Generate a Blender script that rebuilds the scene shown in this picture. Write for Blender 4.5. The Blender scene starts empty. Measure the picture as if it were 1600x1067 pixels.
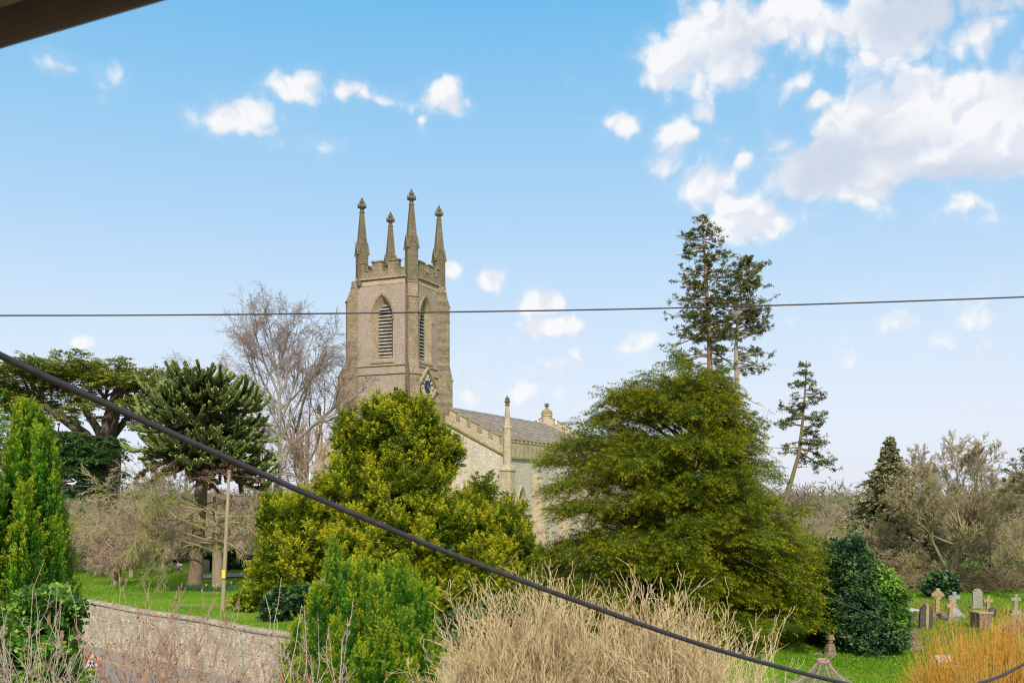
import bpy, math, random
import numpy as np
from mathutils import Vector, Matrix

scene = bpy.context.scene
COL = scene.collection
H = 5.6          # eye height above the churchyard (m)
F = 1550.0       # focal length in pixels of the 1600 px wide photograph
HZ = 770.0       # row of the horizon
PI = math.pi
rad = math.radians


def at(x, y, D):
    return Vector(((x - 800.0) / F * D, D, H + (HZ - y) / F * D))


def gx(x, D):
    return (x - 800.0) / F * D


def zz(y, D):
    return H + (HZ - y) / F * D


# ------------------------------------------------------------------ objects
def tag(o, label=None, cat=None, group=None, kind=None):
    if label: o['label'] = label
    if cat: o['category'] = cat
    if group: o['group'] = group
    if kind: o['kind'] = kind
    return o


def thing(name, label, cat, loc=(0, 0, 0), rz=0.0, group=None):
    o = bpy.data.objects.new(name, None)
    COL.objects.link(o)
    o.location = loc
    o.rotation_euler = (0, 0, rz)
    o.empty_display_size = 0.2
    return tag(o, label, cat, group)


def link(name, me, mat, parent=None):
    o = bpy.data.objects.new(name, me)
    COL.objects.link(o)
    mats = mat if isinstance(mat, (list, tuple)) else [mat]
    for m in mats:
        me.materials.append(m)
    if parent is not None:
        o.parent = parent
    return o


class MB:
    """collects polygons and links them as one mesh object"""
    def __init__(self):
        self.v = []; self.f = []; self.mi = []; self.cur = 0; self.M = None

    def add(self, vs, fs):
        b = len(self.v)
        if self.M is not None:
            vs = [tuple(self.M @ Vector(p)) for p in vs]
        self.v.extend(tuple(p) for p in vs)
        for f in fs:
            self.f.append([b + i for i in f]); self.mi.append(self.cur)

    def box(self, x0, x1, y0, y1, z0, z1):
        self.add([(x0, y0, z0), (x1, y0, z0), (x1, y1, z0), (x0, y1, z0),
                  (x0, y0, z1), (x1, y0, z1), (x1, y1, z1), (x0, y1, z1)],
                 [(0, 3, 2, 1), (4, 5, 6, 7), (0, 1, 5, 4), (1, 2, 6, 5), (2, 3, 7, 6), (3, 0, 4, 7)])

    def frus(self, cx, cy, z0, z1, a0, a1, n=4, rot=PI / 4, b0=None):
        """frustum of n sides, a = half width for squares / radius otherwise"""
        k = math.sqrt(2) if n == 4 else 1.0
        vs = []
        for z, a in ((z0, a0), (z1, a1)):
            for i in range(n):
                t = rot + 2 * PI * i / n
                vs.append((cx + k * a * math.cos(t), cy + k * a * math.sin(t), z))
        fs = [tuple(range(n))[::-1], tuple(range(n, 2 * n))]
        fs += [(i, (i + 1) % n, n + (i + 1) % n, n + i) for i in range(n)]
        self.add(vs, fs)

    def lathe(self, cx, cy, prof, n=12, ph=0.0):
        vs = []
        for r, z in prof:
            for i in range(n):
                t = ph + 2 * PI * i / n
                vs.append((cx + r * math.cos(t), cy + r * math.sin(t), z))
        fs = []
        for k in range(len(prof) - 1):
            for i in range(n):
                j = (i + 1) % n
                fs.append((k * n + i, k * n + j, (k + 1) * n + j, (k + 1) * n + i))
        fs.append(tuple(range(n))[::-1])
        fs.append(tuple(range((len(prof) - 1) * n, len(prof) * n)))
        self.add(vs, fs)

    def prism(self, poly, d, place):
        """poly: 2-D outline; place(u, v, w) -> 3-D; extruded for w in d"""
        n = len(poly)
        vs = [place(u, v, d[0]) for u, v in poly] + [place(u, v, d[1]) for u, v in poly]
        fs = [tuple(range(n))[::-1], tuple(range(n, 2 * n))]
        fs += [(i, (i + 1) % n, n + (i + 1) % n, n + i) for i in range(n)]
        self.add(vs, fs)

    def tube(self, pts, rs, n=8, cap=True):
        pts = [Vector(p) for p in pts]
        m = len(pts)
        if not isinstance(rs, (list, tuple)): rs = [rs] * m
        vs = []
        ref = Vector((0, 0, 1))
        d0 = (pts[1] - pts[0]).normalized()
        if abs(d0.dot(ref)) > 0.9: ref = Vector((1, 0, 0))
        a = d0.cross(ref).normalized()
        for i in range(m):
            d = (pts[min(i + 1, m - 1)] - pts[max(i - 1, 0)]).normalized()
            a = (a - d * a.dot(d)).normalized()
            b = d.cross(a)
            for k in range(n):
                t = 2 * PI * k / n
                vs.append(pts[i] + (a * math.cos(t) + b * math.sin(t)) * rs[i])
        fs = []
        for i in range(m - 1):
            for k in range(n):
                j = (k + 1) % n
                fs.append((i * n + k, i * n + j, (i + 1) * n + j, (i + 1) * n + k))
        if cap:
            fs.append(tuple(range(n))[::-1]); fs.append(tuple(range((m - 1) * n, m * n)))
        self.add(vs, fs)

    def build(self, name, mat, parent=None, smooth=False, bevel=0.0):
        me = bpy.data.meshes.new(name)
        me.from_pydata(self.v, [], self.f)
        o = link(name, me, mat, parent)
        if isinstance(mat, (list, tuple)) and len(mat) > 1:
            me.polygons.foreach_set('material_index', self.mi)
        if smooth:
            me.polygons.foreach_set('use_smooth', [True] * len(self.f))
        me.update()
        if bevel:
            b = o.modifiers.new('bevel', 'BEVEL'); b.width = bevel; b.segments = 2
            b.limit_method = 'ANGLE'; b.angle_limit = rad(40)
        return o


def np_mesh(name, verts, faces_n, k, mat, parent=None, tint=None, smooth=False, mi=None):
    """verts (N,3), faces_n (M,k) ints -> mesh object, tint (M,) face attribute"""
    me = bpy.data.meshes.new(name)
    M = len(faces_n)
    me.vertices.add(len(verts)); me.loops.add(M * k); me.polygons.add(M)
    me.vertices.foreach_set('co', np.ascontiguousarray(verts, dtype=np.float32).ravel())
    me.loops.foreach_set('vertex_index', np.ascontiguousarray(faces_n, dtype=np.int32).ravel())
    me.polygons.foreach_set('loop_start', np.arange(0, M * k, k, dtype=np.int32))
    if smooth:
        me.polygons.foreach_set('use_smooth', np.ones(M, dtype=bool))
    if tint is not None:
        at_ = me.attributes.new('tint', 'FLOAT', 'FACE')
        at_.data.foreach_set('value', np.ascontiguousarray(tint, dtype=np.float32))
    if mi is not None:
        pass
    me.update(calc_edges=True)
    return link(name, me, mat, parent)


def unit(a):
    return a / np.maximum(np.linalg.norm(a, axis=-1, keepdims=True), 1e-9)


class Leaves:
    """rhombic leaves gathered as arrays"""
    def __init__(self, rng):
        self.c = []; self.u = []; self.w = []; self.t = []; self.rng = rng

    def put(self, c, u, w, t):
        self.c.append(c); self.u.append(u); self.w.append(w); self.t.append(t)

    def sprays(self, base, d, L, W, per, ls, droop=0.0, asp=0.42, flat=0.6, t0=0.15, t1=0.85, tn=0.12,
               along=0.7, start=0.0, taper=0.75, nrm=None, loose=.42, toff=None):
        rng = self.rng
        n = len(base)
        base = np.repeat(base, per, 0); d = unit(np.repeat(d, per, 0))
        L = np.repeat(np.broadcast_to(L, n), per); W = np.repeat(np.broadcast_to(W, n), per)
        t = start + (1 - start) * rng.random(n * per) ** 0.85
        ref = np.array([0, 0, 1.0]) + rng.normal(0, .08, (n * per, 3)) * 0
        ref = np.where(np.abs(d[:, 2:3]) > .93, np.array([1.0, 0.3, 0]), ref)
        side = unit(np.cross(d, ref)); upv = np.cross(side, d)
        ang = rng.normal(0, 1, n * per).clip(-1.8, 1.8) * .55
        an2 = rng.normal(0, 1, n * per).clip(-1.8, 1.8) * .55 * flat
        wid = W * (1 - taper * t)
        p = base + d * (t * L)[:, None] + side * (ang * wid)[:, None] + upv * (an2 * wid)[:, None]
        p[:, 2] -= droop * L * t * t
        sg = np.sign(ang)
        a = unit(d * along + side * (sg * .55)[:, None] + rng.normal(0, .45, (n * per, 3)))
        a[:, 2] -= droop * .6
        a = unit(a)
        # leaves of a spray lie roughly in one plane, facing up or out
        ln = upv * .8 + np.array([0, 0, .5]) if nrm is None else np.repeat(nrm, per, 0) + np.array([0, 0, .35])
        b = unit(np.cross(a, unit(ln) + rng.normal(0, loose, (n * per, 3))))
        s = ls * rng.uniform(.6, 1.35, n * per)
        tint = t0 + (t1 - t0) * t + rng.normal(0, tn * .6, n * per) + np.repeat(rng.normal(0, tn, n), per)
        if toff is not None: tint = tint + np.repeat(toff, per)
        self.put(p, a * s[:, None], b * (s * asp)[:, None], tint.clip(0, 1))

    def build(self, name, mat, parent=None):
        c = np.concatenate(self.c); u = np.concatenate(self.u); w = np.concatenate(self.w)
        t = np.concatenate(self.t)
        n = len(c)
        # rhombus a little wider towards its base
        v = np.stack([c - u, c - u * .15 + w, c + u, c - u * .15 - w], 1).reshape(-1, 3)
        f = np.arange(n * 4).reshape(n, 4)
        return np_mesh(name, v, f, 4, mat, parent, t)


class Segs:
    """thin tapered twigs gathered as arrays of prisms"""
    def __init__(self):
        self.a = []

    def add(self, p, q, r0, r1, t=0.5):
        self.a.append((p[0], p[1], p[2], q[0], q[1], q[2], r0, r1, t))

    def build(self, name, mat, parent=None, n=3):
        A = np.array(self.a, dtype=np.float64)
        p, q, r0, r1, t = A[:, 0:3], A[:, 3:6], A[:, 6:7], A[:, 7:8], A[:, 8]
        d = unit(q - p)
        ref = np.where(np.abs(d[:, 2:3]) > .9, np.array([1.0, 0, 0]), np.array([0, 0, 1.0]))
        x = unit(np.cross(d, ref)); y = np.cross(d, x)
        m = len(A)
        vs = np.empty((m, 2 * n, 3))
        for k in range(n):
            o = x * math.cos(2 * PI * k / n) + y * math.sin(2 * PI * k / n)
            vs[:, k] = p + o * r0 - d * r0 * .3
            vs[:, n + k] = q + o * r1 + d * r1 * .3
        fs = np.array([(k, (k + 1) % n, n + (k + 1) % n, n + k) for k in range(n)])
        F_ = (np.arange(m)[:, None, None] * 2 * n + fs[None]).reshape(-1, 4)
        return np_mesh(name, vs.reshape(-1, 3), F_, 4, mat, parent, np.repeat(t, n), smooth=True)


# ------------------------------------------------------------------ materials
def nodes_of(name):
    m = bpy.data.materials.new(name)
    m.use_nodes = True
    nt = m.node_tree
    nt.nodes.clear()
    out = nt.nodes.new('ShaderNodeOutputMaterial')
    return m, nt, out


class NT:
    """short hand for wiring nodes"""
    def __init__(self, nt):
        self.nt = nt

    def n(self, t, **kw):
        x = self.nt.nodes.new(t)
        for k, v in kw.items():
            setattr(x, k, v)
        return x

    def set(self, sock, v):
        if isinstance(v, bpy.types.NodeSocket):
            self.nt.links.new(v, sock)
        elif isinstance(v, (tuple, list)) and sock.type == 'RGBA' and len(v) == 3:
            sock.default_value = (*v, 1)
        else:
            sock.default_value = v

    def math(self, op, a, b=None, c=None, clamp=False):
        x = self.n('ShaderNodeMath', operation=op, use_clamp=clamp)
        self.set(x.inputs[0], a)
        if b is not None: self.set(x.inputs[1], b)
        if c is not None: self.set(x.inputs[2], c)
        return x.outputs[0]

    def vm(self, op, a, b=None, c=None):
        x = self.n('ShaderNodeVectorMath', operation=op)
        self.set(x.inputs[0], a)
        if b is not None: self.set(x.inputs[1], b)
        if c is not None: self.set(x.inputs[2], c)
        return x.outputs['Value' if op in ('LENGTH', 'DOT_PRODUCT') else 'Vector']

    def mix(self, f, a, b, mode='MIX'):
        x = self.n('ShaderNodeMix', data_type='RGBA', blend_type=mode)
        self.set(x.inputs[0], f); self.set(x.inputs[6], a); self.set(x.inputs[7], b)
        return x.outputs[2]

    def ramp(self, f, stops, interp='LINEAR'):
        x = self.n('ShaderNodeValToRGB')
        cr = x.color_ramp
        cr.interpolation = interp
        while len(cr.elements) < len(stops): cr.elements.new(0.5)
        for e, (p, c) in zip(cr.elements, stops):
            e.position = p
            e.color = (*c, 1) if len(c) == 3 else c
        self.set(x.inputs[0], f)
        return x.outputs[0]

    def step(self, f, lo, hi):
        x = self.n('ShaderNodeMapRange', interpolation_type='SMOOTHSTEP')
        self.set(x.inputs[0], f); self.set(x.inputs[1], lo); self.set(x.inputs[2], hi)
        return x.outputs[0]

    def noise(self, vec, scale, detail=4, rough=.55, dist=0.0):
        x = self.n('ShaderNodeTexNoise')
        x.inputs['Scale'].default_value = scale; x.inputs['Detail'].default_value = detail
        x.inputs['Roughness'].default_value = rough; x.inputs['Distortion'].default_value = dist
        if vec is not None: self.set(x.inputs['Vector'], vec)
        return x.outputs[0]

    def voro(self, vec, scale, feature='F1', out='Color'):
        x = self.n('ShaderNodeTexVoronoi', feature=feature)
        x.inputs['Scale'].default_value = scale
        if vec is not None: self.set(x.inputs['Vector'], vec)
        return x.outputs[out]

    def obj(self):
        return self.n('ShaderNodeTexCoord').outputs['Object']

    def bsdf(self, col, rough=.85, bump=None, bs=.3, bd=.03, spec=.25, metal=0.0):
        p = self.n('ShaderNodeBsdfPrincipled')
        self.set(p.inputs['Base Color'], col)
        self.set(p.inputs['Roughness'], rough)
        p.inputs['Specular IOR Level'].default_value = spec
        p.inputs['Metallic'].default_value = metal
        if bump is not None:
            b = self.n('ShaderNodeBump')
            b.inputs['Strength'].default_value = bs; b.inputs['Distance'].default_value = bd
            self.set(b.inputs['Height'], bump)
            self.nt.links.new(b.outputs[0], p.inputs['Normal'])
        return p.outputs[0]


def leaf_mat(name, dark, mid, tip, trans=.3, gloss=.35, nscale=.5, namp=.5):
    m, nt, out = nodes_of(name)
    N = NT(nt)
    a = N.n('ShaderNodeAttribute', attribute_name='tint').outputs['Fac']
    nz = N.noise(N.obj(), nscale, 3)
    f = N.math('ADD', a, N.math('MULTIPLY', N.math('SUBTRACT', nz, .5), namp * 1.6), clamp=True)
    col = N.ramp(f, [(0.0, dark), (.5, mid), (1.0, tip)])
    p = N.bsdf(col, rough=.55, spec=gloss)
    tr = N.n('ShaderNodeBsdfTranslucent')
    N.set(tr.inputs[0], N.mix(.35, col, (tip[0] * 1.1, tip[1] * 1.2, tip[2])))
    mx = N.n('ShaderNodeMixShader'); mx.inputs[0].default_value = trans
    nt.links.new(p, mx.inputs[1]); nt.links.new(tr.outputs[0], mx.inputs[2])
    nt.links.new(mx.outputs[0], out.inputs[0])
    return m


def bark_mat(name, a, b, c=None, scale=3.0, rough=.9, stretch=.25, tinted=False):
    """bark: a/b base tones, c lichen or moss patches"""
    m, nt, out = nodes_of(name)
    N = NT(nt)
    o = N.obj()
    st = N.vm('MULTIPLY', o, (1, 1, stretch))
    n1 = N.noise(st, scale * 3, 5, .65)
    col = N.ramp(n1, [(.3, a), (.7, b)])
    if tinted:
        t = N.n('ShaderNodeAttribute', attribute_name='tint').outputs['Fac']
        col = N.mix(N.math('MULTIPLY', t, .6), col, b)
    if c:
        n2 = N.noise(o, scale * .45, 4, .6)
        col = N.mix(N.step(n2, .48, .62), col, c)
    nt.links.new(N.bsdf(col, rough, n1, .5, .03, spec=.15), out.inputs[0])
    return m


def plain_mat(name, col, rough=.7, var=.25, scale=8.0, metal=0.0, spec=.3):
    m, nt, out = nodes_of(name)
    N = NT(nt)
    n1 = N.noise(N.obj(), scale, 5, .6)
    lo = tuple(c * (1 - var) for c in col); hi = tuple(min(1, c * (1 + var)) for c in col)
    c = N.ramp(n1, [(.3, lo), (.7, hi)])
    nt.links.new(N.bsdf(c, rough, n1, .15, .01, spec=spec, metal=metal), out.inputs[0])
    return m


def stone_mat(name, a, b, dark, lichen=None, pebble=9.0, course=None, coursek=.35, stain=.5, bands=None, pk=.45, stain_scale=.55, edge=.35):
    """masonry: pebbles or rubble (voronoi), optional brick courses, dirt patches, lichen, optional dark bands"""
    m, nt, out = nodes_of(name)
    N = NT(nt)
    o = N.obj()
    big = N.noise(o, .6, 5, .6)
    col = N.ramp(big, [(.35, a), (.65, b)])
    v = N.voro(o, pebble)
    vg = N.n('ShaderNodeSeparateColor'); N.set(vg.inputs[0], v)
    peb = N.math('MULTIPLY_ADD', vg.outputs[0], pk * 1.4, 1 - pk * .7)
    col = N.mix(1.0, col, N.ramp(N.math('MULTIPLY', peb, .5), [(0, (0, 0, 0)), (1, (2, 2, 2))]), 'MULTIPLY')
    ed = N.voro(o, pebble, 'DISTANCE_TO_EDGE', 'Distance')
    col = N.mix(N.math('MULTIPLY', N.step(ed, .07, .0), edge), col, dark)
    fine = N.noise(o, 14, 5, .7)
    col = N.mix(.55, col, N.mix(1.0, col, N.ramp(fine, [(.3, (.62, .6, .58)), (.7, (1.38, 1.36, 1.33))]), 'MULTIPLY'))
    hgt = N.math('ADD', N.step(ed, 0, .12), N.math('MULTIPLY', vg.outputs[0], .6))
    if course:
        s = N.n('ShaderNodeSeparateXYZ'); N.set(s.inputs[0], o)
        cv = N.n('ShaderNodeCombineXYZ')
        N.set(cv.inputs[0], N.math('ADD', s.outputs[0], s.outputs[1])); N.set(cv.inputs[1], s.outputs[2])
        br = N.n('ShaderNodeTexBrick')
        N.set(br.inputs['Vector'], cv.outputs[0])
        br.inputs['Color1'].default_value = (.82, .82, .82, 1); br.inputs['Color2'].default_value = (1.15, 1.12, 1.08, 1)
        br.inputs['Mortar'].default_value = (.45, .42, .38, 1)
        br.inputs['Scale'].default_value = 1.0
        br.inputs['Brick Width'].default_value = course[0]; br.inputs['Row Height'].default_value = course[1]
        br.inputs['Mortar Size'].default_value = course[2]; br.inputs['Bias'].default_value = 0.0
        col = N.mix(coursek, col, N.mix(1.0, col, br.outputs[0], 'MULTIPLY'))
    if bands:
        s = N.n('ShaderNodeSeparateXYZ'); N.set(s.inputs[0], o)
        z = N.math('ADD', s.outputs[2], N.math('MULTIPLY', N.math('SUBTRACT', N.noise(o, 1.2, 2), .5), .5))
        w = N.math('SINE', N.math('MULTIPLY', z, bands[0]))
        k = N.math('MULTIPLY', N.step(w, .1, .45), N.step(N.noise(o, .8, 3), .38, .5))
        col = N.mix(N.math('MULTIPLY', k, bands[2]), col, bands[1])
    st = N.noise(N.vm('MULTIPLY', o, (1, 1, .45)), stain_scale * 2, 6, .7)
    col = N.mix(N.math('MULTIPLY', N.step(st, .5, .72), stain), col, dark)
    if lichen:
        l = N.noise(o, 1.4, 6, .72)
        col = N.mix(N.math('MULTIPLY', N.step(l, .5, .66), lichen[1]), col, lichen[0])
    nt.links.new(N.bsdf(col, .92, hgt, .55, .03, spec=.12), out.inputs[0])
    return m
# ------------------------------------------------------------------ world, sun, camera
SUN_AZ = rad(177)     # clockwise from +Y: behind the camera
SUN_EL = rad(38)
SKY_STRENGTH = 0.10


def az_el(x, y):
    return math.atan((x - 800) / F), math.atan((HZ - y) / math.hypot(F, x - 800))


def make_world():
    w = bpy.data.worlds.new('World')
    scene.world = w
    w.use_nodes = True
    nt = w.node_tree
    nt.nodes.clear()
    N = NT(nt)
    out = N.n('ShaderNodeOutputWorld')
    bg = N.n('ShaderNodeBackground')
    bg.inputs['Strength'].default_value = SKY_STRENGTH
    nt.links.new(bg.outputs[0], out.inputs[0])
    sky = N.n('ShaderNodeTexSky')
    sky.sky_type = 'NISHITA'
    sky.sun_disc = False
    sky.sun_elevation = SUN_EL
    sky.sun_rotation = SUN_AZ
    sky.altitude = 50; sky.air_density = 1.0; sky.dust_density = 1.0; sky.ozone_density = 2.0
    dirv = N.n('ShaderNodeTexCoord').outputs['Generated']
    s = N.n('ShaderNodeSeparateXYZ'); N.set(s.inputs[0], dirv)
    az = N.math('ARCTAN2', s.outputs[0], s.outputs[1])
    el = N.math('ARCSINE', s.outputs[2])
    # blue of the air: richer overhead, paling through lavender to white at the horizon
    base = N.mix(1.0, sky.outputs[0], (1.02, 1.22, 1.28), 'MULTIPLY')
    hz = N.ramp(el, [(0.0, (6.7, 6.9, 7.8)), (.08, (6.5, 6.9, 7.9)), (.16, (5.5, 6.6, 7.9)), (.26, (3.9, 5.8, 7.8)), (.36, (2.6, 5.1, 7.5)), (.47, (1.35, 4.3, 7.3)), (.75, (1.0, 2.8, 5.0))])
    base = N.mix(.9, base, hz)
    cv = N.n('ShaderNodeCombineXYZ'); N.set(cv.inputs[0], az); N.set(cv.inputs[1], el)
    P = cv.outputs[0]
    # slow domain warp so that the outlines billow
    wn = N.n('ShaderNodeTexNoise'); wn.inputs['Scale'].default_value = 16; wn.inputs['Detail'].default_value = 3
    N.set(wn.inputs['Vector'], P)
    warp = N.vm('MULTIPLY', N.vm('SUBTRACT', wn.outputs['Color'], (.5, .5, .5)), (.045, .035, 0))
    Pw = N.vm('ADD', P, warp)

    def field(blobs):
        acc = None
        for (x, y, rx, ry, k) in blobs:
            a, e = az_el(x, y)
            ia, ie = F / rx * .95, F / ry * .95
            q = N.vm('MULTIPLY_ADD', Pw, (ia, ie, 0), (-a * ia, -e * ie, 0))
            l = N.vm('LENGTH', q)
            v = N.math('MULTIPLY_ADD', l, -k, k)
            acc = v if acc is None else N.math('SMOOTH_MAX', acc, v, .25)
        return acc

    white = [  # x, y, radius x, radius y, weight
        (362, 180, 62, 36, .62), (338, 176, 34, 24, .55), (380, 185, 34, 34, .6),
        (463, 138, 66, 22, .5), (440, 142, 36, 12, .4), (548, 152, 76, 24, .55), (595, 160, 26, 14, .5),
        (690, 158, 40, 30, .5), (645, 172, 14, 14, .3), (664, 192, 14, 10, .35), (474, 220, 40, 28, .3),
        (105, 105, 34, 14, .18), (180, 118, 24, 9, .16), (140, 155, 14, 8, .12),
        (1040, 95, 60, 52, .8), (1120, 55, 90, 75, 1.0), (1220, 40, 95, 56, .9), (1150, 110, 70, 32, .6), (1245, 132, 34, 18, .4), (1095, 120, 24, 24, .5),
        (1340, 20, 60, 60, .6), (1400, 70, 90, 34, .55), (1440, 20, 120, 44, .6), (1530, 70, 80, 40, .45), (1585, 110, 40, 70, .5),
        (1455, 185, 150, 70, 1.4), (1350, 195, 90, 55, 1.1), (1430, 140, 48, 42, 1.2), (1520, 180, 90, 58, 1.3), (1590, 200, 80, 80, 1.3), (1500, 235, 160, 45, 1.2),
        (1290, 160, 26, 20, .7),
        (1290, 265, 100, 50, 1.1), (1340, 300, 70, 30, .9), (1225, 225, 34, 20, .6), (1360, 285, 36, 40, .6), (1165, 250, 22, 20, .4),
        (980, 195, 44, 18, .45), (920, 190, 20, 8, .25), (1055, 205, 34, 30, .65), (1095, 178, 24, 18, .6), (1045, 255, 28, 44, .65),
        (1110, 295, 60, 42, .85), (1165, 340, 70, 46, 1.1), (1200, 350, 36, 34, .8),
        (1345, 318, 55, 16, .5), (1495, 322, 42, 18, .35), (1530, 570, 30, 34, .35),
        (768, 434, 32, 18, .8), (705, 412, 18, 24, .7), (845, 470, 40, 24, .8), (880, 505, 46, 26, .8), (840, 510, 40, 20, .5), (975, 534, 46, 18, .5), (905, 548, 22, 14, .5), (820, 455, 14, 14, .4),
        (120, 542, 30, 12, .6), (735, 615, 40, 20, .4), (815, 612, 18, 16, .4), (1440, 500, 200, 30, .16), (820, 600, 160, 60, .12), (1440, 60, 260, 120, .30), (1560, 130, 140, 90, .3), (1330, 330, 120, 40, .2),
    ]
    high = N.math('MULTIPLY', N.step(el, .60, .85), N.step(N.noise(dirv, 2.6, 6, .6), .36, .56))  # overhead cloud cover beyond the frame, added to brighten the scene below
    m = field(white)
    f1 = N.noise(Pw, 26, 8, .6)
    f2 = N.noise(N.vm('ADD', Pw, (-.010, .016, 0)), 26, 8, .6)
    # behind the camera: unseen clouds, their cover thickened to raise the ambient light
    back = N.math('MULTIPLY', N.step(N.math('ABSOLUTE', az), .75, 1.1), N.step(N.noise(P, 3.0, 6, .6), .36, .58))
    vb = []
    for off in ((0, 0, 0), (-.006, .012, 0)):
        acc = None
        for sc_, am in ((24, .55), (60, .32)):
            v = N.n('ShaderNodeTexVoronoi', feature='F1')
            v.inputs['Scale'].default_value = sc_; v.inputs['Detail'].default_value = 0
            N.set(v.inputs['Vector'], N.vm('ADD', Pw, off))
            t = N.math('MULTIPLY_ADD', v.outputs['Distance'], -am, am * .45)
            acc = t if acc is None else N.math('ADD', acc, t)
        vb.append(acc)
    d = N.math('ADD', N.math('ADD', m, N.math('MULTIPLY', N.math('SUBTRACT', f1, .5), .95)), N.math('MULTIPLY', vb[0], .75))
    dens = N.math('MULTIPLY', N.step(d, .0, .40), .96)
    veil = N.math('MULTIPLY', N.step(d, -.2, .6), .34)
    dens = N.math('MAXIMUM', dens, veil)
    dens = N.math('MAXIMUM', dens, N.math('MULTIPLY', back, .9))
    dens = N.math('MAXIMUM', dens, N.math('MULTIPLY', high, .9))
    grey = field([(1480, 18, 170, 42, 1.0), (1320, 240, 130, 36, .9), (1290, 275, 90, 40, 1.0), (1520, 268, 150, 26, 1.0),
                  (1400, 225, 100, 26, .6), (1160, 85, 90, 36, .55), (1260, 250, 60, 40, .8), (1380, 205, 50, 30, .5), (1600, 120, 60, 50, .4), (1150, 30, 36, 40, .4)])
    g = N.step(N.math('ADD', grey, N.math('MULTIPLY', N.math('SUBTRACT', f1, .5), .8)), -.1, .75)
    lit = N.step(N.math('ADD', N.math('ADD', N.math('SUBTRACT', f1, f2), N.math('SUBTRACT', vb[0], vb[1])), N.math('MULTIPLY', d, .05)), -.12, .14)
    ccol = N.mix(lit, (6.5, 6.75, 7.4), (7.9, 7.9, 8.0))
    ccol = N.mix(N.math('MULTIPLY', g, .85), ccol, (4.9, 5.5, 6.6))
    col = N.mix(dens, base, ccol)
    # below the horizon: the dull light that fields send up
    col = N.mix(N.step(el, -.01, -.06), col, (1.6, 1.6, 1.2))
    N.set(bg.inputs['Color'], col)
    w.cycles.sampling_method = 'MANUAL'
    w.cycles.sample_map_resolution = 512


make_world()
sun = bpy.data.objects.new('sun', bpy.data.lights.new('sun', 'SUN'))
COL.objects.link(sun)
sun.data.energy = 3.6
sun.data.angle = rad(2.0)
sun.data.color = (1.0, .94, .84)
sd = Vector((math.sin(SUN_AZ) * math.cos(SUN_EL), math.cos(SUN_AZ) * math.cos(SUN_EL), math.sin(SUN_EL)))
sun.rotation_euler = sd.to_track_quat('Z', 'Y').to_euler()
sun.location = sd * 200

cam = bpy.data.objects.new('camera', bpy.data.cameras.new('camera'))
COL.objects.link(cam)
cam.location = (0, 0, H)
cam.rotation_euler = (PI / 2, 0, 0)
cam.data.sensor_width = 36
cam.data.lens = F / 1600 * 36
cam.data.shift_y = (HZ - 533.5) / 1600
cam.data.clip_start = .05
cam.data.clip_end = 4000
cam.data.dof.use_dof = True
cam.data.dof.focus_distance = 50
cam.data.dof.aperture_fstop = 11
scene.camera = cam
vs_ = scene.view_settings
vs_.view_transform = 'Standard'
try:
    vs_.look = 'None'
except TypeError:
    pass
vs_.exposure = 0.28
vs_.gamma = 1.0
scene.cycles.max_bounces = 6
scene.cycles.diffuse_bounces = 3
scene.cycles.transparent_max_bounces = 8
scene.cycles.use_adaptive_sampling = False
scene.cycles.filter_width = 1.15

# ------------------------------------------------------------------ church
M_flint_w = stone_mat('flint_wall', (.46, .365, .30), (.40, .33, .265), (.255, .185, .14), ((.40, .31, .16), .25), pebble=13, course=(.42, .12, .016), coursek=.3, pk=.25, stain=.55, edge=.18)
M_butt = stone_mat('buttress_stone', (.32, .26, .185), (.27, .22, .155), (.12, .095, .065), ((.36, .27, .10), .5), pebble=9, course=(.6, .32, .02), coursek=.5, stain=.65, pk=.35, edge=.1, bands=(8.6, (.11, .10, .09), .5))
M_butt2 = stone_mat('weathered_buttress_stone', (.34, .265, .19), (.29, .23, .165), (.13, .10, .07), ((.36, .27, .11), .5), pebble=9, course=(.6, .32, .02), coursek=.45, stain=.6, pk=.35, edge=.1)
M_ash = stone_mat('limestone', (.42, .335, .235), (.365, .295, .205), (.20, .16, .115), ((.40, .30, .09), .45), pebble=7, course=(.8, .4, .012), coursek=.35, stain=.5, pk=.2, edge=.05)
M_band = stone_mat('pale_band', (.50, .42, .31), (.46, .37, .24), (.36, .27, .15), ((.52, .36, .12), .6), pebble=1.6, pk=.2, stain=.3)
M_coping = stone_mat('mossy_coping', (.36, .30, .15), (.30, .25, .10), (.10, .09, .05), ((.33, .29, .06), .7), pebble=4, stain=.5, pk=.3)
M_pinn = stone_mat('lichen_pinnacle', (.20, .165, .115), (.16, .135, .09), (.065, .058, .042), ((.21, .20, .07), .5), pebble=7, course=(.8, .35, .02), coursek=.3, stain=.75, pk=.2, edge=.05)
M_nave = stone_mat('pale_brick_wall', (.68, .61, .51), (.62, .555, .46), (.38, .33, .26), ((.46, .40, .24), .35), pebble=8, course=(.30, .105, .014), coursek=.5, stain=.4, pk=.2, edge=.1)
M_ash2 = stone_mat('pale_limestone', (.54, .445, .32), (.48, .395, .28), (.27, .21, .15), ((.46, .38, .18), .35), pebble=7, course=(.8, .4, .012), coursek=.35, stain=.5, pk=.2, edge=.05)
M_slate = stone_mat('stone_slate_roof', (.35, .305, .25), (.295, .255, .21), (.12, .11, .10), ((.27, .24, .16), .4), pebble=3.5, course=(.4, .22, .03), coursek=.95, stain=.6, pk=.35)
M_louvre = plain_mat('louvre_timber', (.35, .32, .27), .8, .4, 3.0)
M_shade_back = plain_mat('shade_backing', (.012, .012, .012), .9, .1)
M_lead = plain_mat('lead_flashing', (.52, .56, .60), .5, .25, 2.0, spec=.4)
M_glass = plain_mat('leaded_glass', (.035, .04, .045), .2, .3, 5, spec=.6)
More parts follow.
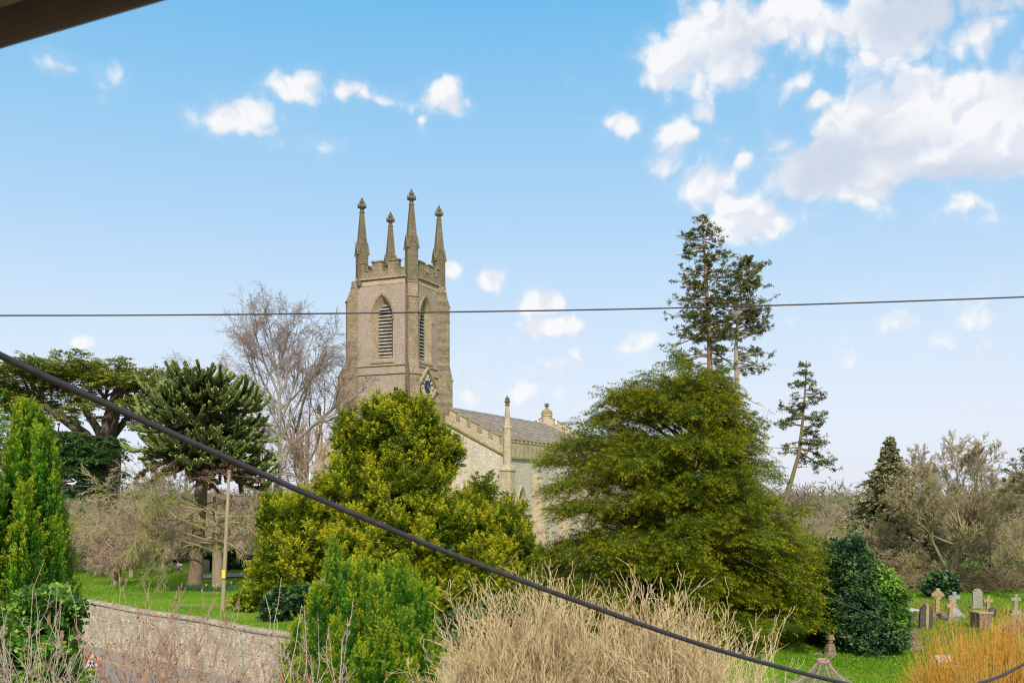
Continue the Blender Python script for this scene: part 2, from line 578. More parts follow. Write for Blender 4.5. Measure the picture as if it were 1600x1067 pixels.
M_navy = plain_mat('navy_dial', (.018, .035, .075), .5, .3, 6)
M_gold = plain_mat('faded_gold', (.68, .56, .30), .5, .25, 9, spec=.4)
M_red = plain_mat('reddish_hand', (.45, .22, .12), .5, .2, 9)

A = rad(-24)
Nc = Vector((gx(643, 75), 75, 0))
dX = Vector((math.cos(A), math.sin(A), 0)); dY = Vector((-math.sin(A), math.cos(A), 0))
S = 2.3                       # half the tower's width
CH = Nc - dX * S + dY * S     # centre of the tower
church = thing('church', 'stone church with tall pinnacled tower, clock, louvred belfry windows and grey slate nave', 'church', CH, A)


def arch(cx, w, zs, zp, n=9):
    """outline of a pointed opening from left foot over the apex to the right foot"""
    R_ = w * 1.02
    h = w / 2
    pts = [(cx - h, zs)]
    c0 = cx - h + R_
    aend = math.acos((R_ - h) / R_)
    for i in range(n + 1):
        t = aend * i / n
        pts.append((c0 - R_ * math.cos(t), zp + R_ * math.sin(t)))
    c1 = cx + h - R_
    for i in range(n - 1, -1, -1):
        t = aend * i / n
        pts.append((c1 + R_ * math.cos(t), zp + R_ * math.sin(t)))
    pts.append((cx + h, zs))
    return pts


def wall_face(mb, place, x0, x1, z0, z1, arches, nin=1, topf=None):
    """flat wall with pointed holes; place(x, z, depth) -> 3-D"""
    top = topf or (lambda x: z1)
    xs = x0
    for a in sorted(arches, key=lambda a: a[0][0]):
        l, r, zs = a[0][0], a[-1][0], a[0][1]
        mb.add([place(xs, z0, 0), place(l, z0, 0), place(l, top(l), 0), place(xs, top(xs), 0)], [(0, 1, 2, 3)])
        mb.add([place(l, z0, 0), place(r, z0, 0), place(r, zs, 0), place(l, zs, 0)], [(0, 1, 2, 3)])
        q = a[1:-1]
        for (xa, za), (xb, zb) in zip(q[:-1], q[1:]):
            mb.add([place(xa, za, 0), place(xb, zb, 0), place(xb, top(xb), 0), place(xa, top(xa), 0)], [(0, 1, 2, 3)])
        xs = r
    mb.add([place(xs, z0, 0), place(x1, z0, 0), place(x1, top(x1), 0), place(xs, top(xs), 0)], [(0, 1, 2, 3)])


def reveal(mb, place, outer, inner, depth):
    n = len(outer)
    vs = [place(x, z, 0) for x, z in outer] + [place(x, z, depth) for x, z in inner]
    mb.add(vs, [(i, i + 1, n + i + 1, n + i) for i in range(n - 1)] + [(n - 1, 0, n, 2 * n - 1)])


def hood(mb, place, cx, w, zs, zp, t=.13, proud=.1, foot=.25):
    o = arch(cx, w + 2 * t, zp - foot, zp); i = arch(cx, w + .02, zp - foot, zp)
    n = len(o)
    vs = [place(x, z, -proud) for x, z in o] + [place(x, z, -proud * .7) for x, z in i] + [place(x, z, .01) for x, z in o] + [place(x, z, .01) for x, z in i]
    fs = []
    for k in range(n - 1):
        fs += [(k, k + 1, n + k + 1, n + k), (k, k + 1, 2 * n + k + 1, 2 * n + k), (n + k, n + k + 1, 3 * n + k + 1, 3 * n + k)]
    fs += [(0, n, 3 * n, 2 * n), (n - 1, 2 * n - 1, 4 * n - 1, 3 * n - 1)]
    mb.add(vs, fs)


XA = -2.52                    # the west front runs a little past its corner pinnacle
# four faces of the tower as place(x, z, depth) functions; x runs along the face
def face(k):
    if k == 0: return lambda x, z, d: (x, -S + d, z)            # west front (seen at the left)
    if k == 1: return lambda x, z, d: (S - d, x, z)             # clock side
    if k == 2: return lambda x, z, d: (-x, S - d, z)
    return lambda x, z, d: (XA + d, -x, z)


ZT = 22.05
tw = MB()
offs = [-.28, -.12, 0.0, 0.0]
for k in range(4):
    pl = face(k)
    cx = offs[k]
    wall_face(tw, pl, XA if k == 0 else -S, -XA if k == 2 else S, 0, ZT, [arch(cx, 1.9, 15.75, 19.1)])
tw.add([(XA, -S, ZT), (S, -S, ZT), (S, S, ZT), (XA, S, ZT)], [(0, 1, 2, 3)])
tw.build('tower_wall', M_flint_w, church)

for k in range(4):
    pl = face(k); cx = offs[k]
    fr = MB()
    fr.cur = 0
    reveal(fr, pl, arch(cx, 1.9, 15.75, 19.1), arch(cx + .0, 1.2, 15.75, 19.12), .55)
    hood(fr, pl, cx, 1.9, 15.75, 19.1)
    # sloping mossy sill
    fr.add([pl(cx - 1.05, 15.55, -.08), pl(cx + 1.05, 15.55, -.08), pl(cx + 1.05, 15.75, -.08), pl(cx - 1.05, 15.75, -.08),
            pl(cx - .7, 15.98, .5), pl(cx + .7, 15.98, .5)],
           [(0, 1, 2, 3), (3, 2, 5, 4), (0, 3, 4), (1, 5, 2)])
    win = fr.build('belfry_window', M_ash, church)
    lv = MB()
    z = 16.02
    ai = arch(cx, 1.2, 15.75, 19.12, 24)
    while z < 20.05:
        half = .6
        if z > 19.12:
            xs = [abs(x - cx) for x, zz_ in ai if abs(zz_ - z) < .09]
            half = max(xs) if xs else .05
        h = half + .02
        lv.add([pl(cx - h, z, .44), pl(cx + h, z, .44), pl(cx + h, z + .115, .42), pl(cx - h, z + .115, .42),
                pl(cx - h, z + .17, .75), pl(cx + h, z + .17, .75), pl(cx + h, z + .25, .75), pl(cx - h, z + .25, .75)],
               [(0, 1, 2, 3), (3, 2, 6, 7), (0, 4, 5, 1), (4, 7, 6, 5)])
        z += .262
    lv.build('louvre', M_louvre, win)
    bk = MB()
    bk.add([pl(cx - .75, 15.6, .8), pl(cx + .75, 15.6, .8), pl(cx + .75, 20.4, .8), pl(cx - .75, 20.4, .8)], [(0, 1, 2, 3)])  # near-black sheet standing in for the unlit inside of the belfry
    bk.build('opening', M_shade_back, win)

# buttresses set on the diagonals, pinnacles standing over them
r2 = math.sqrt(.5)
for (sx, sy) in ((-1, -1), (1, -1), (1, 1), (-1, 1)):
    o = Vector((sx * r2, sy * r2, 0)); sd_ = Vector((-o.y, o.x, 0)); c = Vector((sx * S, sy * S, 0))
    hw0, hw1 = (-.39, .39)
    if (sx, sy) == (-1, -1):
        c.x = XA; hw0, hw1 = (-.52, .04)
    pb = MB()
    oa, ob = {(1, -1): (1.0, .55), (1, 1): (.92, .68), (-1, -1): (1.45, .80)}.get((sx, sy), (1.3, .9))
    prof = [(-.6, 0), (oa, 0), (oa, 14.6), (ob, 15.75), (ob, 20.45), (.36, 21.55), (.36, 22.0), (-.6, 22.0)]
    pb.prism(prof, (hw0, hw1), lambda u, v, w: c + o * u + sd_ * w + Vector((0, 0, v)))
    # weathered offsets with drip edges
    for (u, zc) in ((oa, 14.62), (ob, 20.47), (.36, 21.57)):
        pb.prism([(u - .25, zc - .13), (u + .07, zc - .13), (u + .07, zc - .02), (u - .25, zc + .12)], (hw0 - .04, hw1 + .04),
                 lambda a, v, w: c + o * a + sd_ * w + Vector((0, 0, v)))
    pb.build('buttress', M_butt if (sx, sy) == (1, 1) else M_butt2, church, bevel=.03)
    # pinnacle
    c = Vector((sx * S, sy * S, 0))
    if (sx, sy) == (-1, -1): c.y += .32
    if (sx, sy) == (1, 1): c.x -= .12
    pm = MB()
    pm.M = Matrix.Translation(c) @ Matrix.Rotation(math.atan2(o.y, o.x), 4, 'Z')
    pm.box(-.41, .41, -.41, .41, 21.6, 24.2)
    pm.frus(0, 0, 24.18, 27.32, .39, .155)
    for q in range(4):
        pm.M = Matrix.Translation(c) @ Matrix.Rotation(math.atan2(o.y, o.x) + q * PI / 2, 4, 'Z')
        # gablet: filled triangle and two raking strips
        pm.prism([(-.36, 24.15), (.36, 24.15), (0, 24.88)], (.1, .425), lambda u, v, w: (w, u, v))
        for sg in (-1, 1):
            pm.prism([(sg * .50, 24.02), (sg * .50, 24.16), (0, 25.06), (0, 24.90), (sg * .40, 24.02)], (.30, .485), lambda u, v, w: (w, u, v))
    pin = pm.build('pinnacle', M_pinn, church)
    fm = MB()
    fm.lathe(c.x, c.y, [(.15, 27.28), (.21, 27.34), (.21, 27.44), (.14, 27.5), (.15, 27.62), (.24, 27.74), (.31, 27.86), (.27, 27.97), (.15, 28.02),
                        (.12, 28.08), (.18, 28.16), (.19, 28.22), (.10, 28.28), (.09, 28.34), (.11, 28.4), (.05, 28.5), (.02, 28.6)], 10)
    for q in range(8):
        t = q * PI / 4
        fm.frus(c.x + .30 * math.cos(t), c.y + .30 * math.sin(t), 27.76, 28.06, .075, .03, 5)
        fm.frus(c.x + .17 * math.cos(t + .4), c.y + .17 * math.sin(t + .4), 28.1, 28.3, .05, .02, 5)
    fm.build('finial', M_pinn, pin)

# battlements of the tower
for k in range(4):
    base = face(k)
    pl = lambda x, z, d, b=base: b(x, z, d)
    pm = MB()

    def bx(x0, x1, z0, z1, d0, d1, pm=pm, pl=pl):
        pm.add([pl(x0, z0, d0), pl(x1, z0, d0), pl(x1, z0, d1), pl(x0, z0, d1), pl(x0, z1, d0), pl(x1, z1, d0), pl(x1, z1, d1), pl(x0, z1, d1)],
               [(0, 3, 2, 1), (4, 5, 6, 7), (0, 1, 5, 4), (1, 2, 6, 5), (2, 3, 7, 6), (3, 0, 4, 7)])
    e = 2.25 if k % 2 == 0 else 1.9
    e0 = 2.5 if k == 0 else e
    bx(-e0, e, ZT + .11, 22.66, -.06, .3)
    mer = [(-2.44, -1.86), (-1.18, -.26), (.28, 1.2), (1.72, 2.2)] if k % 2 == 0 else [(-1.88, -1.62), (-1.2, -.3), (.3, 1.2), (1.62, 1.88)]
    for a, b in mer:
        bx(a, b, 22.66, 23.3, -.058, .298)
    par = pm.build('parapet', M_butt2, church, bevel=.015)
    pm = MB()
    # copings over merlons and crenels, string course under all of it
    for a, b in mer:
        pm = MB()
        bx(a - .05, b + .05, 23.3, 23.41, -.13, .37, pm, pl)
        pm.build('coping', M_coping, par)
    pm = MB()
    edges = [(-e, mer[0][0])] + [(mer[i][1], mer[i + 1][0]) for i in range(3)] + [(mer[3][1], e)]
    for a, b in edges[1:4]:
        pm = MB()
        bx(a + .055, b - .055, 22.665, 22.74, -.11, .35, pm, pl)
        pm.build('sill', M_coping, par)
    pm = MB()
    bx(-2.58 if k == 0 else -2.38, 2.38, ZT - .07, ZT + .10, -.17, .05, pm, pl)
    bx(-2.55 if k == 0 else -2.33, 2.33, ZT + .10, ZT + .115, -.1, .05, pm, pl)
    pm.build('string_course', M_ash, church, bevel=.02)
    for (za, zb, nm_, dd, mt) in ((ZT - .5, ZT - .11, 'stone_band', -.03, M_band), (15.32, 15.44, 'string_course', -.09, M_ash), (14.68, 14.8, 'string_course', -.1, M_ash)):
        pm = MB()
        bx(-2.54 if k == 0 else -2.32, 2.32, za, zb, dd, .05, pm, pl)
        pm.build(nm_, mt, church, bevel=.02)

# clock on the south side: a stone lozenge with a round dial
CZ, CY = 13.82, -.05
ck = MB()
R_ = 1.42
loz = [(0, -R_), (R_, 0), (0, R_), (-R_, 0)]
ck.prism(loz, (S - .05, S + .10), lambda u, v, w: (w, CY + u, CZ + v))
for i in range(4):
    (u0, v0), (u1, v1) = loz[i], loz[(i + 1) % 4]
    ck.prism([(u0 * 1.1, v0 * 1.1), (u1 * 1.1, v1 * 1.1), (u1 * .95, v1 * .95), (u0 * .95, v0 * .95)], (S - .04, S + .24), lambda u, v, w: (w, CY + u, CZ + v))
clock = ck.build('clock', M_ash, church)
dm = MB()
dm.prism([(.93 * math.cos(2 * PI * i / 40), .93 * math.sin(2 * PI * i / 40)) for i in range(40)], (S + .09, S + .13), lambda u, v, w: (w, CY + u, CZ + v))
dm.build('dial', M_navy, clock)
nm = MB()


def bar(mb, p, q, wd, x0, x1):
    d = Vector((q[0] - p[0], q[1] - p[1])).normalized(); n = Vector((-d.y, d.x)) * wd / 2
    mb.prism([(p[0] + n.x, p[1] + n.y), (p[0] - n.x, p[1] - n.y), (q[0] - n.x, q[1] - n.y), (q[0] + n.x, q[1] + n.y)], (x0, x1),
             lambda u, v, w: (w, CY + u, CZ + v))


NUM = ['XII', 'I', 'II', 'III', 'IIII', 'V', 'VI', 'VII', 'VIII', 'IX', 'X', 'XI']
xo = S + .132
for h, txt in enumerate(NUM):
    th = PI / 2 - h * PI / 6
    er = (math.cos(th), math.sin(th)); et = (math.sin(th), -math.cos(th))
    wds = {'I': .085, 'V': .16, 'X': .17}
    tot = sum(wds[c] for c in txt)
    sc_ = min(1.0, .36 / tot) if tot > .36 else 1.0
    pos = -tot * sc_ / 2
    for c in txt:
        w_ = wds[c] * sc_
        def pt(a, r, pos=pos, er=er, et=et):
            return (er[0] * r + et[0] * (pos + a), er[1] * r + et[1] * (pos + a))
        if c == 'I': bar(nm, pt(w_ / 2,   .52), pt(w_ / 2, .90), .075, xo - .01, xo + .012)
        elif c == 'V':
            bar(nm, pt(w_ * .15, .88), pt(w_ * .5, .52), .07, xo - .01, xo + .012); bar(nm, pt(w_ * .85, .88), pt(w_ * .5, .52), .06, xo - .01, xo + .0135)
        else:
            bar(nm, pt(w_ * .12, .88), pt(w_ * .88, .52), .07, xo - .01, xo + .012); bar(nm, pt(w_ * .88, .88), pt(w_ * .12, .52), .06, xo - .01, xo + .0135)
        pos += w_
n_ = 40
rng_o = [(.925, .955)]
ringv = []
nm.add([(xo, CY + r * math.cos(2 * PI * i / n_), CZ + r * math.sin(2 * PI * i / n_)) for r in (.90, .95) for i in range(n_)],
       [(i, (i + 1) % n_, n_ + (i + 1) % n_, n_ + i) for i in range(n_)])
nm.build('numerals', M_gold, clock)
for L_, th, wd in ((.5, rad(-28), .07), (.78, rad(-42), .05)):
    hm = MB()
    bar(hm, (-.12 * math.cos(th), -.12 * math.sin(th)), (L_ * math.cos(th), L_ * math.sin(th)), wd, xo + .03 + .02 * (L_ > .6), xo + .045 + .02 * (L_ > .6))
    hm.build('clock_hand', M_red if L_ < .6 else M_gold, clock)

# nave
YW, YE = S, S + 28.5
XS, XN = 8.14, -9.2
SL = .509


def rake(x):
    return 12.62 - SL * (x if x > 0 else -x * (XS / -XN))


nw = MB()
# west wall either side of the tower
for (a, b) in ((0, XS), (XN, 0)):
    nw.add([(a, YW, 0), (b, YW, 0), (b, YW, rake(b)), (a, YW, rake(a))], [(0, 1, 2, 3)])
    nw.add([(a, YE, 0), (b, YE, 0), (b, YE, rake(b)), (a, YE, rake(a))], [(0, 1, 2, 3)])
nw.add([(XN, YW, 0), (XN, YE, 0), (XN, YE, rake(XN)), (XN, YW, rake(XN))], [(0, 1, 2, 3)])
spl = lambda x, z, d: (XS - d, YW + x, z)
warch = [arch(t, 1.5, 2.2, 4.7) for t in (2.9, 8.3, 13.9, 19.5, 25.1)]
wall_face(nw, spl, 0, 28.5, 0, 8.4, warch)
nw.build('nave_wall', M_nave, church)
for t in (2.9, 8.3, 13.9, 19.5, 25.1):
    wm = MB()
    reveal(wm, spl, arch(t, 1.5, 2.2, 4.7), arch(t, 1.15, 2.3, 4.7), .4)
    hood(wm, spl, t, 1.5, 2.2, 4.7, .14, .1)
    for xo_ in (-.04, ):
        wm.box(XS - .45, XS - .36, YW + t - .05, YW + t + .05, 2.3, 5.0)
    wm.prism([(t - .05, 5.0), (t + .05, 4.95), (t + .5, 5.25), (t + .42, 5.35)], (.36, .44), lambda u, v, w: (XS - w, YW + u, v))
    wm.prism([(t - .05, 4.95), (t + .05, 5.0), (t - .42, 5.35), (t - .5, 5.25)], (.361, .441), lambda u, v, w: (XS - w, YW + u, v))
    wo = wm.build('nave_window', M_ash2, church)
    g = MB()
    g.add([(XS - .41, YW + t - .6, 2.25), (XS - .41, YW + t + .6, 2.25), (XS - .41, YW + t + .6, 5.9), (XS - .41, YW + t - .6, 5.9)], [(0, 1, 2, 3)])
    g.build('pane', M_glass, wo)
for t in (5.6, 11.1, 16.7, 22.3, 28.1):
    bm_ = MB()
    bm_.prism([(-.05, 0), (1.1, 0), (1.1, 3.0), (.75, 3.6), (.75, 6.3), (-.05, 7.3)], (t - .4, t + .4), lambda u, v, w: (XS + u, YW + w, v))
    bm_.build('nave_buttress', M_ash2, church, bevel=.02)
# roof
rf = MB()
y0, y1 = YW + .32, YE - .32
sl_ = .47
zr = 12.95
for (xe,) in ((XS - .35,), (XN + .35,)):
    q = sl_ if xe > 0 else sl_ * XS / -XN
    ze = zr - q * abs(xe)
    rf.add([(0, y0, zr), (0, y1, zr), (xe, y1, ze), (xe, y0, ze), (0, y0, zr - .2), (0, y1, zr - .2), (xe, y1, ze - .2), (xe, y0, ze - .2)],
           [(0, 1, 2, 3), (4, 7, 6, 5), (0, 3, 7, 4), (1, 5, 6, 2), (3, 2, 6, 7)])
roof = rf.build('nave_roof', M_slate, church)
lf = MB()
for i in range(14):
    ya = y0 + (y1 - y0) * i / 14; yb = y0 + (y1 - y0) * (i + .97) / 14
    lf.box(-.14, .14, ya, yb, zr - .02, zr + .07)
lf.prism([(XS - .95, zr - sl_ * (XS - .95) + .004), (XS - .95, zr - sl_ * (XS - .95) + .03), (XS - .30, zr - sl_ * (XS - .3) + .03), (XS - .30, zr - sl_ * (XS - .3) + .004)],
         (y0 + .02, y1 - .02), lambda u, v, w: (u, w, v))
lf.build('flashing', M_lead, roof)
# raking battlements of both gables
for yy in (YW, YE):
    sgy = -1 if yy == YW else 1
    pm = MB(); cp = MB()
    ya, yb = (yy - .05, yy + .3) if sgy < 0 else (yy - .3, yy + .05)

    def rk(x0, x1, h0, h1, yA, yB, mb):
        vs = []
        for x in (x0, x1):
            for yv in (yA, yB):
                vs += [(x, yv, rake(x) + h0), (x, yv, rake(x) + h1)]
        mb.add(vs, [(0, 1, 3, 2), (4, 6, 7, 5), (0, 4, 5, 1), (2, 3, 7, 6), (1, 5, 7, 3), (0, 2, 6, 4)])
    for sg in (1, -1):
        lim = XS - .05 if sg > 0 else XN + .05
        rk(0.005 * sg, lim, .06, .68, ya, yb, pm)
        rk(0.005 * sg, lim, -.08, .06, ya - .1, yb, cp)
        x = .3
        while x < abs(lim) - .5:
            x1 = min(x + .56, abs(lim) - .02)
            rk(x * sg, x1 * sg, .68, 1.22, ya + .002, yb - .002, pm)
            rk((x - .04) * sg, (x1 + .04) * sg, 1.22, 1.31, ya - .06, yb + .04, cp)
            if x + .95 < abs(lim): rk((x1 + .045) * sg, (x + .9) * sg, .685, .75, ya - .05, yb + .03, cp)
            x += .95
    par = pm.build('gable_parapet', M_ash2, church)
    cp.build('coping', M_coping, par)
# panelled parapet along the south side
pm = MB(); cp = MB()
pm.box(XS - .3, XS + .03, YW + .35, YE - .1, 8.4, 9.55)
cp.box(XS - .25, XS + .16, YW + .35, YE - .1, 8.28, 8.42)
t = .6
while t < 28:
    cp.box(XS + .031, XS + .09, YW + t, YW + t + .09, 8.5, 9.5)
    pm.box(XS - .298, XS + .028, YW + t - .2, YW + t + .38, 9.55, 9.78)
    cp.box(XS - .34, XS + .1, YW + t - .23, YW + t + .41, 9.78, 9.86)
    t += .85
cp.box(XS - .33, XS + .07, YW + .35, YE - .1, 9.552, 9.60)
par = pm.build('nave_parapet', M_ash2, church)
cp.build('coping', M_coping, par)
# corner pinnacles of the nave
for (px_, py_, sc) in ((XS + .06, YW - .06, 1), (XN - .06, YW - .06, 1), (XS + .06, YE + .06, 1)):
    pm = MB()
    pm.frus(px_, py_, 0, 7.3, .48, .48, 4); pm.frus(px_, py_, 7.3, 7.45, .55, .55, 4); pm.frus(px_, py_, 7.45, 7.8, .5, .32, 4)
    pm.frus(px_, py_, 7.8, 10.6, .32, .31, 8, PI / 8); pm.frus(px_, py_, 10.6, 10.75, .37, .33, 8, PI / 8)
    pm.frus(px_, py_, 10.75, 12.35, .29, .13, 8, PI / 8)
    pn = pm.build('nave_pinnacle', M_ash2, church)
    fm = MB()
    fm.lathe(px_, py_, [(.13, 12.3), (.2, 12.36), (.19, 12.45), (.14, 12.5), (.23, 12.62), (.25, 12.7), (.15, 12.76), (.2, 12.85), (.17, 12.93), (.08, 13.0), (.03, 13.12)], 8)
    fm.build('finial', M_pinn, pn)
# octagonal chimney turret on the east gable
tm = MB()
tm.frus(0, YE - .1, 12.2, 13.85, .52, .52, 8, PI / 8); tm.frus(0, YE - .1, 13.85, 13.97, .62, .62, 8, PI / 8)
tu = tm.build('chimney_turret', M_ash2, church)
tm = MB()
tm.lathe(0, YE - .1, [(.60, 13.97), (.60, 14.1), (.5, 14.35), (.3, 14.52), (.2, 14.55)], 8, PI / 8)
tm.build('turret_cap', M_coping, tu)
tm = MB()
tm.lathe(0, YE - .1, [(.16, 14.5), (.17, 14.85), (.30, 14.9), (.30, 14.97), (.12, 15.0), (.12, 15.08), (.28, 15.1), (.28, 15.16)], 10)
tm.build('cowl', M_slate, tu)
# ------------------------------------------------------------------ ground, road, churchyard wall
def ground_mat(name, stops, scale=.35, fine=7.0, bs=.4, patch=None):
    m, nt, out = nodes_of(name)
    N = NT(nt)
    o = N.obj()
    n1 = N.noise(o, scale, 6, .62)
    n2 = N.noise(o, fine, 6, .7)
    f = N.math('ADD', N.math('MULTIPLY', n1, .6), N.math('MULTIPLY', n2, .4))
    col = N.ramp(f, stops)
    if patch:
        n3 = N.noise(o, patch[0], 5, .6)
        col = N.mix(N.math('MULTIPLY', N.step(n3, patch[1], patch[1] + .14), patch[3]), col, patch[2])
    nt.links.new(N.bsdf(col, .95, n2, bs, .05, spec=.1), out.inputs[0])
    return m


M_turf = ground_mat('churchyard_turf', [(.32, (.055, .14, .008)), (.5, (.12, .25, .012)), (.68, (.22, .34, .025))], .3, 9, patch=(.35, .50, (.27, .25, .09), .7))
M_soil = ground_mat('garden_soil', [(.3, (.10, .07, .045)), (.5, (.19, .14, .09)), (.7, (.28, .21, .13))], 1.2, 12, patch=(.5, .55, (.06, .09, .02), .7))
M_tar = ground_mat('road_tarmac', [(.3, (.19, .185, .18)), (.7, (.28, .27, .26))], .8, 60, .3, patch=(.4, .55, (.20, .17, .14), .6))
M_pave = ground_mat('pavement_tarmac', [(.3, (.22, .19, .16)), (.7, (.31, .27, .225))], 1.0, 50, .3, patch=(.7, .5, (.12, .12, .07), .5))
M_kerb = plain_mat('kerb_stone', (.34, .28, .18), .9, .3, 3)
M_wall = stone_mat('churchyard_wall_stone', (.50, .43, .32), (.43, .37, .28), (.20, .17, .135), ((.62, .55, .43), .6), pebble=5, course=(.36, .13, .02), coursek=.28, stain=.75, pk=.35, stain_scale=.7, edge=.2)
M_path = ground_mat('churchyard_path', [(.3, (.20, .19, .185)), (.7, (.30, .29, .28))], 1.0, 30)

W1 = Vector((gx(115, 50), 50, 0)); W2 = Vector((gx(435, 38), 38, 0))
wd = (W2 - W1).normalized(); wn = Vector((-wd.y, wd.x, 0))       # wn points into the churchyard
RZ = -2.0


def wl(s, off, z):
    p = W1 + wd * s + wn * off
    return (p.x, p.y, z)


# one sheet: high behind the wall, low before it, out to the horizon
rows = []
offs_ = [-700, -120, -60, -30, -14, -8, -4, 0.0, .02, 1, 3, 6, 10, 16, 24, 34, 50, 80, 130, 250, 600, 2200]
ss = [-2200, -600, -200, -100] + list(range(-70, 71, 5)) + [100, 200, 600, 2200]
rg = random.Random(5)


def gz(s, off):
    if off <= 0: return RZ - .02 if off > -9 else RZ + .1 * min(1, (-off - 9) / 10)
    return .05 * math.sin(s * .21 + off * .1) * min(1, off / 6) + .04 * math.sin(off * .33 + 1.0) * min(1, off / 4)


gm = MB()
for of in offs_:
    for s in ss:
        gm.v.append(wl(s, of, gz(s, of)))
nn = len(ss)
for i in range(len(offs_) - 1):
    for j in range(nn - 1):
        gm.f.append((i * nn + j, i * nn + j + 1, (i + 1) * nn + j + 1, (i + 1) * nn + j)); gm.mi.append(0 if offs_[i] >= 0 else 1)
tag(gm.build('ground', [M_turf, M_soil], smooth=True), kind='structure')

gm = MB()
gm.add([wl(-80, -7.2, RZ), wl(80, -7.2, RZ), wl(80, -1.55, RZ), wl(-80, -1.55, RZ)], [(0, 1, 2, 3)])
tag(gm.build('road', M_tar), kind='structure')
gm = MB()
gm.add([wl(-80, -1.43, RZ + .115), wl(80, -1.43, RZ + .115), wl(80, -.002, RZ + .135), wl(-80, -.002, RZ + .135)], [(0, 1, 2, 3)])
tag(gm.build('pavement', M_pave), kind='structure')
gm = MB()
for i in range(170):
    a = -78 + i * .92
    gm.add([wl(a, -1.55, RZ - .02), wl(a + .90, -1.55, RZ - .02), wl(a + .90, -1.42, RZ - .02), wl(a, -1.42, RZ - .02),
            wl(a, -1.55, RZ + .11), wl(a + .90, -1.55, RZ + .11), wl(a + .90, -1.42, RZ + .125), wl(a, -1.42, RZ + .125)],
           [(0, 3, 2, 1), (4, 5, 6, 7), (0, 1, 5, 4), (1, 2, 6, 5), (2, 3, 7, 6), (3, 0, 4, 7)])
tag(gm.build('kerb', M_kerb), kind='structure')
# churchyard path
gm = MB()
pth = [at(300, 902, 66), at(345, 901, 66.5), at(400, 899, 67.5), at(470, 897, 68.5), at(560, 893, 70)]
for a, b in zip(pth[:-1], pth[1:]):
    gm.add([(a.x, a.y - 1.6, .085), (b.x, b.y - 1.6, .085), (b.x, b.y + 1.6, .085), (a.x, a.y + 1.6, .085)], [(0, 1, 2, 3)])
tag(gm.build('path', M_path), kind='structure')

# retaining wall with rounded coping
wm = MB()
for a in range(-60, 60, 4):
    z = .16 + .03 * math.sin(a * .7)
    z2 = .16 + .03 * math.sin((a + 4) * .7)
    wm.add([wl(a, -.05, RZ), wl(a + 4, -.05, RZ), wl(a + 4, 0.0, z2), wl(a, 0.0, z), wl(a, .38, -.3), wl(a + 4, .38, -.3), wl(a + 4, .36, z2), wl(a, .36, z)],
           [(0, 1, 2, 3), (3, 2, 6, 7), (7, 6, 5, 4)])
wall = tag(wm.build('churchyard_wall', M_wall), 'long weathered stone retaining wall along the road below the churchyard lawn', 'wall')
cm = MB()
rg = random.Random(3)
a = -60.0
while a < 58:
    L_ = rg.uniform(.35, .7); j = rg.uniform(-.02, .02)
    z = .15 + .03 * math.sin(a * .7)
    cm.prism([(-.07, z), (.43, z), (.43, z + .07 + j), (.30, z + .15 + j), (.06, z + .15 + j), (-.07, z + .07 + j)], (a, a + L_ - .02), lambda u, v, w: wl(w, u, v))
    a += L_
cm.build('coping', stone_mat('wall_coping', (.40, .33, .24), (.33, .28, .20), (.16, .13, .10), ((.35, .31, .17), .5), pebble=3, pk=.3), wall)

# ------------------------------------------------------------------ gravestones
M_g_brown = stone_mat('brown_gravestone', (.25, .185, .13), (.20, .15, .11), (.12, .10, .08), ((.40, .30, .08), .5), pebble=5, pk=.12, edge=.0)
M_g_pale = stone_mat('pale_gravestone', (.32, .295, .23), (.27, .25, .20), (.22, .21, .19), ((.42, .40, .25), .5), pebble=5, pk=.12, edge=.0)
M_g_grey = stone_mat('grey_gravestone', (.32, .32, .32), (.27, .27, .275), (.2, .2, .2), ((.45, .45, .42), .4), pebble=5, pk=.12, edge=.0)
M_g_dark = stone_mat('dark_gravestone', (.10, .095, .09), (.075, .07, .068), (.04, .04, .04), ((.16, .15, .11), .4), pebble=5, pk=.12, edge=.0)
M_g_och = stone_mat('ochre_gravestone', (.40, .29, .15), (.34, .25, .13), (.20, .15, .10), ((.55, .33, .05), .7), pebble=5, pk=.12, edge=.0)
M_g_white = plain_mat('white_marble', (.48, .44, .38), .6, .12, 4)


def gD(y):
    return H * F / (y - HZ)


def cross_mesh(mb, h, w, t=.16, d=.14, arm=.68, z0=0.0):
    """latin cross, slightly flared arms, standing at z0"""
    a = t / 2
    za = z0 + h * arm
    mb.prism([(-a * 1.25, z0), (a * 1.25, z0), (a, za - a), (w / 2, za - a * 1.1), (w / 2, za + a * 1.1), (a, za + a), (a * 1.15, z0 + h), (-a * 1.15, z0 + h),
              (-a, za + a), (-w / 2, za + a * 1.1), (-w / 2, za - a * 1.1), (-a, za - a)], (-d / 2, d / 2), lambda u, v, w_: (u, w_, v))


